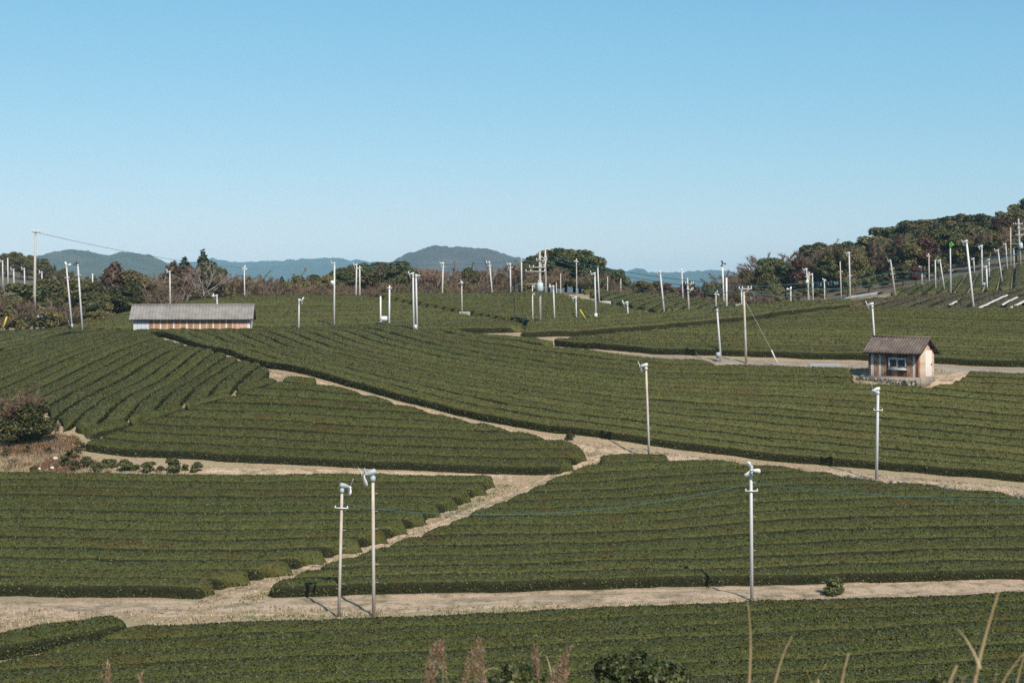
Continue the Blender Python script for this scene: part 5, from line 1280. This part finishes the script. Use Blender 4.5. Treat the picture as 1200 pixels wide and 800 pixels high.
# ------------------------------------------------------------------ weeds, bushes and stones on the paths
def blades(p, n_per, hmin, hmax, width, seed, lean=0.5, jit=0.06):
    r = np.random.default_rng(seed); P = np.repeat(p, n_per, 0); n = len(P)
    P = P + np.c_[r.normal(size=(n, 2)) * jit, np.zeros(n)]
    h = r.uniform(hmin, hmax, n)[:, None]; d = np.c_[r.normal(size=(n, 2)) * lean, np.ones(n)]; d /= np.linalg.norm(d, axis=1)[:, None]
    a = r.uniform(0, 6.28, n); w = np.c_[np.cos(a), np.sin(a), np.zeros(n)] * width
    v = np.stack([P - w, P + w, P + d * h], 1).reshape(-1, 3); return v, np.arange(3 * n).reshape(n, 3)
def on_path(x, y):
    r = np.zeros(x.shape, bool)
    for l, w in PATHS:
        for s in range(0, len(l), 1):
            r |= (x - l[s, 0]) ** 2 + (y - l[s, 1]) ** 2 < (w * 0.36) ** 2
    return r
cx1 = rng.uniform(-62, 62, 150000); cy1 = rng.uniform(58, 124, 150000)
vis = np.abs(cx1 / cy1) < 0.40
cx1, cy1 = cx1[vis], cy1[vis]
bad = np.zeros(len(cx1), bool)
for pl in PARCELS: bad |= inside(pl, cx1, cy1)
cx1, cy1 = cx1[~bad], cy1[~bad]
op = on_path(cx1, cy1); keep = (~op) | (rng.uniform(size=len(cx1)) < 0.45)
cx1, cy1 = cx1[keep], cy1[keep]
cl = fbm(cx1 / 2.5, cy1 / 2.5, 77, 3); k_ = cl > -0.25
cx1, cy1, cl = cx1[k_], cy1[k_], cl[k_]
v, t = blades(np.c_[cx1, cy1, ground(cx1, cy1)], 4, 0.07, 0.33, 0.017, 5, 0.7)
tag(link('dry_grass', np_mesh('dry_grass', v, [t], M['straw'])), 'short straw-coloured dry grass on the path verges', 'grass', kind='stuff')
M['greengrass'] = leaf_mat('green_weeds', (0.05, 0.08, 0.02), (0.10, 0.15, 0.04), (0.17, 0.22, 0.08), None, rough=0.8)
g_ = (fbm(cx1 / 3.1 + 40, cy1 / 3.1, 99, 3) > 0.22); v, t = blades(np.c_[cx1, cy1, ground(cx1, cy1)][g_], 6, 0.05, 0.18, 0.02, 8, 0.6)
tag(link('green_weeds', np_mesh('green_weeds', v, [t], M['greengrass'])), 'patchy low green weeds on the path verges', 'weeds', kind='stuff')
lit = []
for pl in PARCELS:
    e_ = resample(np.r_[pl, pl[:1]], 0.05); e_ = e_[(e_[:, 1] < 128) & (e_[:, 1] > 55) & (np.abs(e_[:, 0] / e_[:, 1]) < 0.4)]
    lit.append(e_ + rng.normal(size=e_.shape) * 0.55)
lit = np.concatenate(lit); ok_ = np.zeros(len(lit), bool)
for pl in PARCELS: ok_ |= inside(pl, lit[:, 0], lit[:, 1])
lit = lit[~ok_]; lit3 = np.c_[lit, ground(lit[:, 0], lit[:, 1]) + 0.09]
v, q = leaf_quads(lit3, np.tile([0, 0, 1.0], (len(lit3), 1)), 0.11, 0.35, 0.6, 444)
M['litter'] = leaf_mat('fallen_brown_leaves', (0.07, 0.04, 0.025), (0.15, 0.09, 0.055), (0.28, 0.19, 0.12), None, rough=0.9)
tag(link('leaf_litter', np_mesh('leaf_litter', v, [q], M['litter'])), 'brown fallen leaves and clippings along the foot of the hedges', 'leaf litter', kind='stuff')
# weedy bank at the left
bank = poly([(-40, 498), (0, 512), (60, 508), (95, 515), (92, 535), (130, 545), (130, 556), (0, 556), (-40, 556)], 0.0)
bx_ = rng.uniform(bank[:, 0].min(), bank[:, 0].max(), 5000); by_ = rng.uniform(bank[:, 1].min(), bank[:, 1].max(), 5000); kk = inside(bank, bx_, by_); bx_, by_ = bx_[kk], by_[kk]
nz_ = fbm(bx_ / 1.3, by_ / 1.3, 55, 3); pz = np.c_[bx_, by_, ground(bx_, by_)]
v, t = blades(pz[nz_ < -0.05], 6, 0.12, 0.5, 0.018, 15, 0.8); tag(link('dry_weeds', np_mesh('dry_weeds', v, [t], M['straw'])), 'tangled straw-coloured weeds on the bank below the big bush', 'weeds', kind='stuff')
v, t = blades(pz[nz_ >= -0.08], 9, 0.12, 0.45, 0.022, 16, 0.9); tag(link('russet_weeds', np_mesh('russet_weeds', v, [t], M['redweed'])), 'russet dead weeds on the bank below the big bush', 'weeds', kind='stuff')
M['bush'] = leaf_mat('glossy_bush_leaves', (0.0150, 0.0196, 0.0060), (0.0420, 0.0483, 0.0140), (0.1125, 0.1035, 0.0320), None, rough=0.5, spec=0.25)
bp = unproj(22, 528, 0.0); bush = tag(empty('bush', (bp[0], bp[1] + 1.2, float(ground(bp[0], bp[1] + 1.2)) - 0.2)), 'large dark glossy bush with dry brown vines over its top', 'bush')
link('foliage', broad_crown(101, M['bush'], 3.4, 22, 0.17, 420, 1.7, 0.14, 'foliage', 0.8, 1.45), bush).scale = (1.15, 0.9, 1.0)
w_b, c_b = bare_parts(102, 4.0, 1.0, 14, 0.04, 2600); link('dry_vines', c_b.mesh('dry_vines', M['twigs']), bush, loc=(-0.2, -0.2, 0.3)).scale = (1.35, 1.1, 0.95)
link('dead_leaves', broad_crown(103, leaf_mat('dead_vine_leaves', (0.06, 0.035, 0.02), (0.14, 0.09, 0.05), (0.26, 0.19, 0.11), None, rough=0.9), 2.6, 16, 0.13, 330, 1.9, 0.45, 'dead_leaves', 1.1), bush, loc=(-0.35, 0.3, 1.25)).scale = (1.1, 0.8, 0.95)
link('branches', w_b.mesh('branches', M['wood']), bush).scale = (0.9, 0.8, 0.7)
BG = 'clipped bushes along the grassy strip'
bsz = [broad_crown(110 + i, M['evergreen'], 0.95, 12, 0.12, 130, 0.40, 0.22, 'foliage', 0.8, 1.8) for i in range(3)]
for i, (px, py, s, lb) in enumerate(((40, 553, 0.7, 'flat dark bush low on the weedy bank'), (76, 546, 1.0, 'dark bush beside the white rocks'), (88, 551, 0.95, 'small bush right of the white rocks'), (102, 548, 1.1, 'first clipped bush of the strip, by the weedy bank'), (115, 553, 1.25, 'darkest round clipped bush of the strip'), (131, 548, 1.1, 'clipped bush behind the darkest one'),
        (146, 552, 1.25, 'greyish clipped bush at the end of the close cluster'), (174, 553, 1.25, 'clipped bush standing before the gap in the strip'), (203, 553, 1.35, 'wide clipped bush in the middle of the strip'), (231, 553, 1.0, 'last small round clipped bush of the strip'), (124, 545, 0.8, 'low bush tucked behind the darkest clipped one'), (159, 551, 0.75, 'flat little bush after the close cluster'), (188, 552, 0.7, 'tiny bush just left of the wide clipped one'), (217, 552, 0.65, 'tiny bush just right of the wide clipped one'), (977, 697, 1.35, 'olive bush growing alone in the wide lowest path'), (668, 516, 0.8, 'small twiggy bush at the top of the track'))):
    p = unproj(px, py, 0.0); o = tag(empty('round_bush', (p[0], p[1], float(ground(*p)) - 0.05)), lb, 'bush', BG if 95 < px < 240 else None); o.scale = (s * random.uniform(0.72, 1.0), s * 0.75, s * random.uniform(0.58, 0.85)); o.rotation_euler = (0, 0, random.uniform(0, 6))
    link('foliage', bsz[i % 3], o)
for i, (px, py) in enumerate([(6, 535), (18, 545), (32, 530), (48, 540), (58, 532), (70, 533), (84, 538), (12, 552), (95, 530)]):
    p = unproj(px, py, 0.0); k_s = ('shrub', 'brush')[i % 2]; nm_, H0_, vs_ = KINDS[k_s]; hh_ = random.uniform(0.55, 1.1)
    o = tag(empty(nm_, (p[0], p[1], float(ground(*p)) - 0.05), (0, 0, random.uniform(0, 6))), 'low scrubby ' + ('green shrub' if i % 2 == 0 else 'bare brown shrub') + ' on the weedy bank under the big bush', 'shrub', 'scrub on the weedy bank'); o.scale = (hh_ / H0_ * 1.4, hh_ / H0_ * 1.4, hh_ / H0_)
    link('trunk', vs_[i % len(vs_)][0], o); link('crown', vs_[i % len(vs_)][1], o)
for px, py, s, lb in ((65, 540, 0.15, 'larger white rock on the weedy bank'), (61, 551, 0.12, 'white rock at the bottom of the weedy bank'), (46, 552, 0.10, 'small white rock beside the flat dark bush')):
    p = unproj(px, py, 0.0); o = link('rock', white_stones[0 if px > 50 else 1], loc=(p[0], p[1], float(ground(*p)) + 0.15)); o.scale = (s * 1.3, s, s); tag(o, lb, 'rock')
# pebbles
ps = rng.choice(len(cx1), 2200); pm = MB()
for i in ps:
    s = random.uniform(0.025, 0.075); v = np.array([(-1, -1, 0), (1, -0.8, 0), (0.9, 1, 0), (-0.9, 0.8, 0), (0.1, 0, 1.0)]) * s * np.array([1, 1, 0.8]); a = random.uniform(0, 6); c, s_ = math.cos(a), math.sin(a)
    v = np.c_[v[:, 0] * c - v[:, 1] * s_, v[:, 0] * s_ + v[:, 1] * c, v[:, 2]]; pm.add(v + np.array([cx1[i], cy1[i], float(ground(cx1[i], cy1[i])) + 0.05]), t=[[0, 1, 4], [1, 2, 4], [2, 3, 4], [3, 0, 4]])
tag(link('pebbles', pm.mesh('pebbles', M['stone_pale'])), 'loose pebbles strewn along the paths', 'pebbles', kind='stuff')

# ------------------------------------------------------------------ plants close to the camera
M['stalk'] = flat_mat('dry_stalk', (0.40, 0.29, 0.15), 0.8, 0, 0.2, 8)
def base_at(px, d):
    x = (px - CX) / F_PX * d; return Vector((x, d, float(ground(x, d))))
def dry_stalk(px, ty, d, lean, r, label, plume=0, leafy=0, seed=0, group=None):
    b = base_at(px - lean * 0.4, d); zt = (HY - ty) / F_PX * d; xt = (px + lean - CX) / F_PX * d; h = zt - b.z
    root = tag(empty('dry_grass_stalk', b), label, 'dry grass', group)
    t = np.linspace(0, 1, 14); dx = (xt - b.x)
    p = np.c_[dx * t ** 4 + 0.012 * h * np.sin(t * 7 + seed), 0.05 * np.sin(t * 3), h * t]; mb = MB(); mb.tube(p, r * (1 - 0.85 * t ** 3), 6); link('stem', mb.mesh('stem', M['stalk'], True), root)
    rr = np.random.default_rng(seed)
    if plume:
        n = 170; k = rr.uniform(1 - plume / h, 1.0, n); q = np.c_[dx * k ** 4, 0 * k, h * k] ; w = 0.015 * np.sin((k - (1 - plume / h)) / (plume / h) * 3.0 + 0.14)
        q = q + np.c_[rr.normal(size=n) * w, rr.normal(size=n) * w, np.zeros(n)]
        v, t3 = blades(q, 2, 0.02, 0.07, 0.0035, seed + 1, 0.7, 0.010); link('plume', np_mesh('plume', v, [t3], M['plume']), root)['kind'] = 'stuff'
    for k in range(leafy):
        k0 = rr.uniform(0.25, 0.75); s = np.array([dx * k0 ** 4, 0, h * k0]); a = rr.uniform(0, 6.28); L = rr.uniform(0.4, 0.8); tt = np.linspace(0, 1, 7)
        c = s + np.c_[np.cos(a) * L * 0.6 * tt, np.sin(a) * L * 0.6 * tt, L * (0.9 * tt - 0.7 * tt ** 2)]; w = 0.0055 * (1 - tt)[:, None] * np.array([[-math.sin(a), math.cos(a), 0]])
        v = np.concatenate([c - w, c + w + np.array([0, 0, 0.002])]); q = np.array([[i, i + 1, 8 + i, 7 + i] for i in range(6)]); link('leaf', np_mesh('leaf', v, [q], M['straw']), root)
    return root
dry_stalk(1150, 690, 7.0, 18, 0.013, 'tall bent tan grass stalk standing alone', 0, 2, 1)
dry_stalk(878, 704, 8.0, -3, 0.010, 'thin upright tan stalk in line with the white fan pole', 0, 1, 2)
dry_stalk(905, 745, 8.0, 25, 0.010, 'short leaning tan stalk beside the thin upright one', 0, 1, 3)
dry_stalk(985, 765, 7.5, 13, 0.014, 'blunt pale tan stalk', 0, 1, 4)
dry_stalk(1106, 779, 7.0, 18, 0.016, 'whitish broken stalk tip', 0, 1, 5)
dry_stalk(1172, 752, 7.5, 40, 0.008, 'thin arching brown twig', 0, 2, 6)
dry_stalk(1195, 742, 8.5, 12, 0.008, 'thin brown twig at the arching one', 0, 2, 7)
TG = 'thin dry grass stems at the camera bank'
for i in range(16):
    dry_stalk(random.choice([random.uniform(1085, 1205), random.uniform(1085, 1205), random.uniform(860, 1000), random.uniform(480, 700)]), random.uniform(772, 797), random.uniform(7.0, 9.5), random.uniform(-22, 26), 0.0035, 'thin dry grass stem leaning among the tan stalks', 0, 2, 60 + i, TG)
for px, ty, sd, lb in ((500, 754, 11, 'left brown plume of the dry reed clump'), (507, 753, 12, 'middle brown plume of the dry reed clump'), (520, 752, 13, 'right whitish-tipped plume of the dry reed clump'), (545, 764, 14, 'lower reddish plume beside the reed clump'), (557, 750, 15, 'nodding plume with a white tip'), (565, 762, 22, 'small nodding plume under the white-tipped one'),
        (630, 760, 16, 'thin pinkish seed stalk by the small bush'), (648, 765, 17, 'pinkish seed head near the glossy bush'), (656, 758, 18, 'tallest pinkish seed head near the glossy bush'), (662, 772, 19, 'low pinkish seed head touching the glossy bush'), (125, 778, 20, 'reddish plume over the lowest tea field corner'), (166, 790, 21, 'lower reddish plume beside the other one')):
    dry_stalk(px, ty, 13.0, random.uniform(-14, 16), 0.005, lb, random.uniform(0.25, 0.5), 2, sd)
M['fore_bush'] = leaf_mat('near_bush_leaves', (0.010, 0.017, 0.006), (0.032, 0.044, 0.014), (0.13, 0.14, 0.05), None, rough=0.5, spec=0.25)
def near_bush(px, ty, d, wpx, lb, sd):
    b = base_at(px, d); h = (HY - ty) / F_PX * d - b.z; w = wpx / F_PX * d
    o = tag(empty('bush', b), lb, 'bush'); link('foliage', broad_crown(sd, M['fore_bush'], h, 26, 0.06, 750, w * 0.42, 0.15, 'foliage', 0.9, 1.35), o)
    mb = MB()
    for k in range(7):
        a = k * 0.9; mb.tube([(0, 0, -0.1), (0.1 * math.cos(a), 0.1 * math.sin(a), h * 0.4), (w * 0.3 * math.cos(a), w * 0.3 * math.sin(a), h * 0.85)], [0.02, 0.014, 0.005], 5)
    link('branches', mb.mesh('branches', M['wood']), o)
near_bush(738, 768, 16, 170, 'dark glossy bush with pale leaf tips at the field bottom', 201)
near_bush(604, 781, 15, 60, 'small dark bush left of the glossy one', 202)
near_bush(1110, 795, 15, 90, 'low dark weeds between the tan stalks', 203)

# ------------------------------------------------------------------ haze
M['haze'] = bpy.data.materials.new('haze'); M['haze'].use_nodes = True
nt = M['haze'].node_tree
for n_ in list(nt.nodes): nt.nodes.remove(n_)
ho = nt.nodes.new('ShaderNodeOutputMaterial'); hv = nt.nodes.new('ShaderNodeVolumePrincipled')
hv.inputs['Color'].default_value = (0.44, 0.76, 1.0, 1); hv.inputs['Density'].default_value = 0.000105; hv.inputs['Anisotropy'].default_value = -0.35
nt.links.new(hv.outputs[0], ho.inputs['Volume'])
mb = MB(); mb.box((0, 4000, 77), (24000, 10000, 218)); hz = link('haze', mb.mesh('haze', M['haze'])); hz['kind'] = 'stuff'
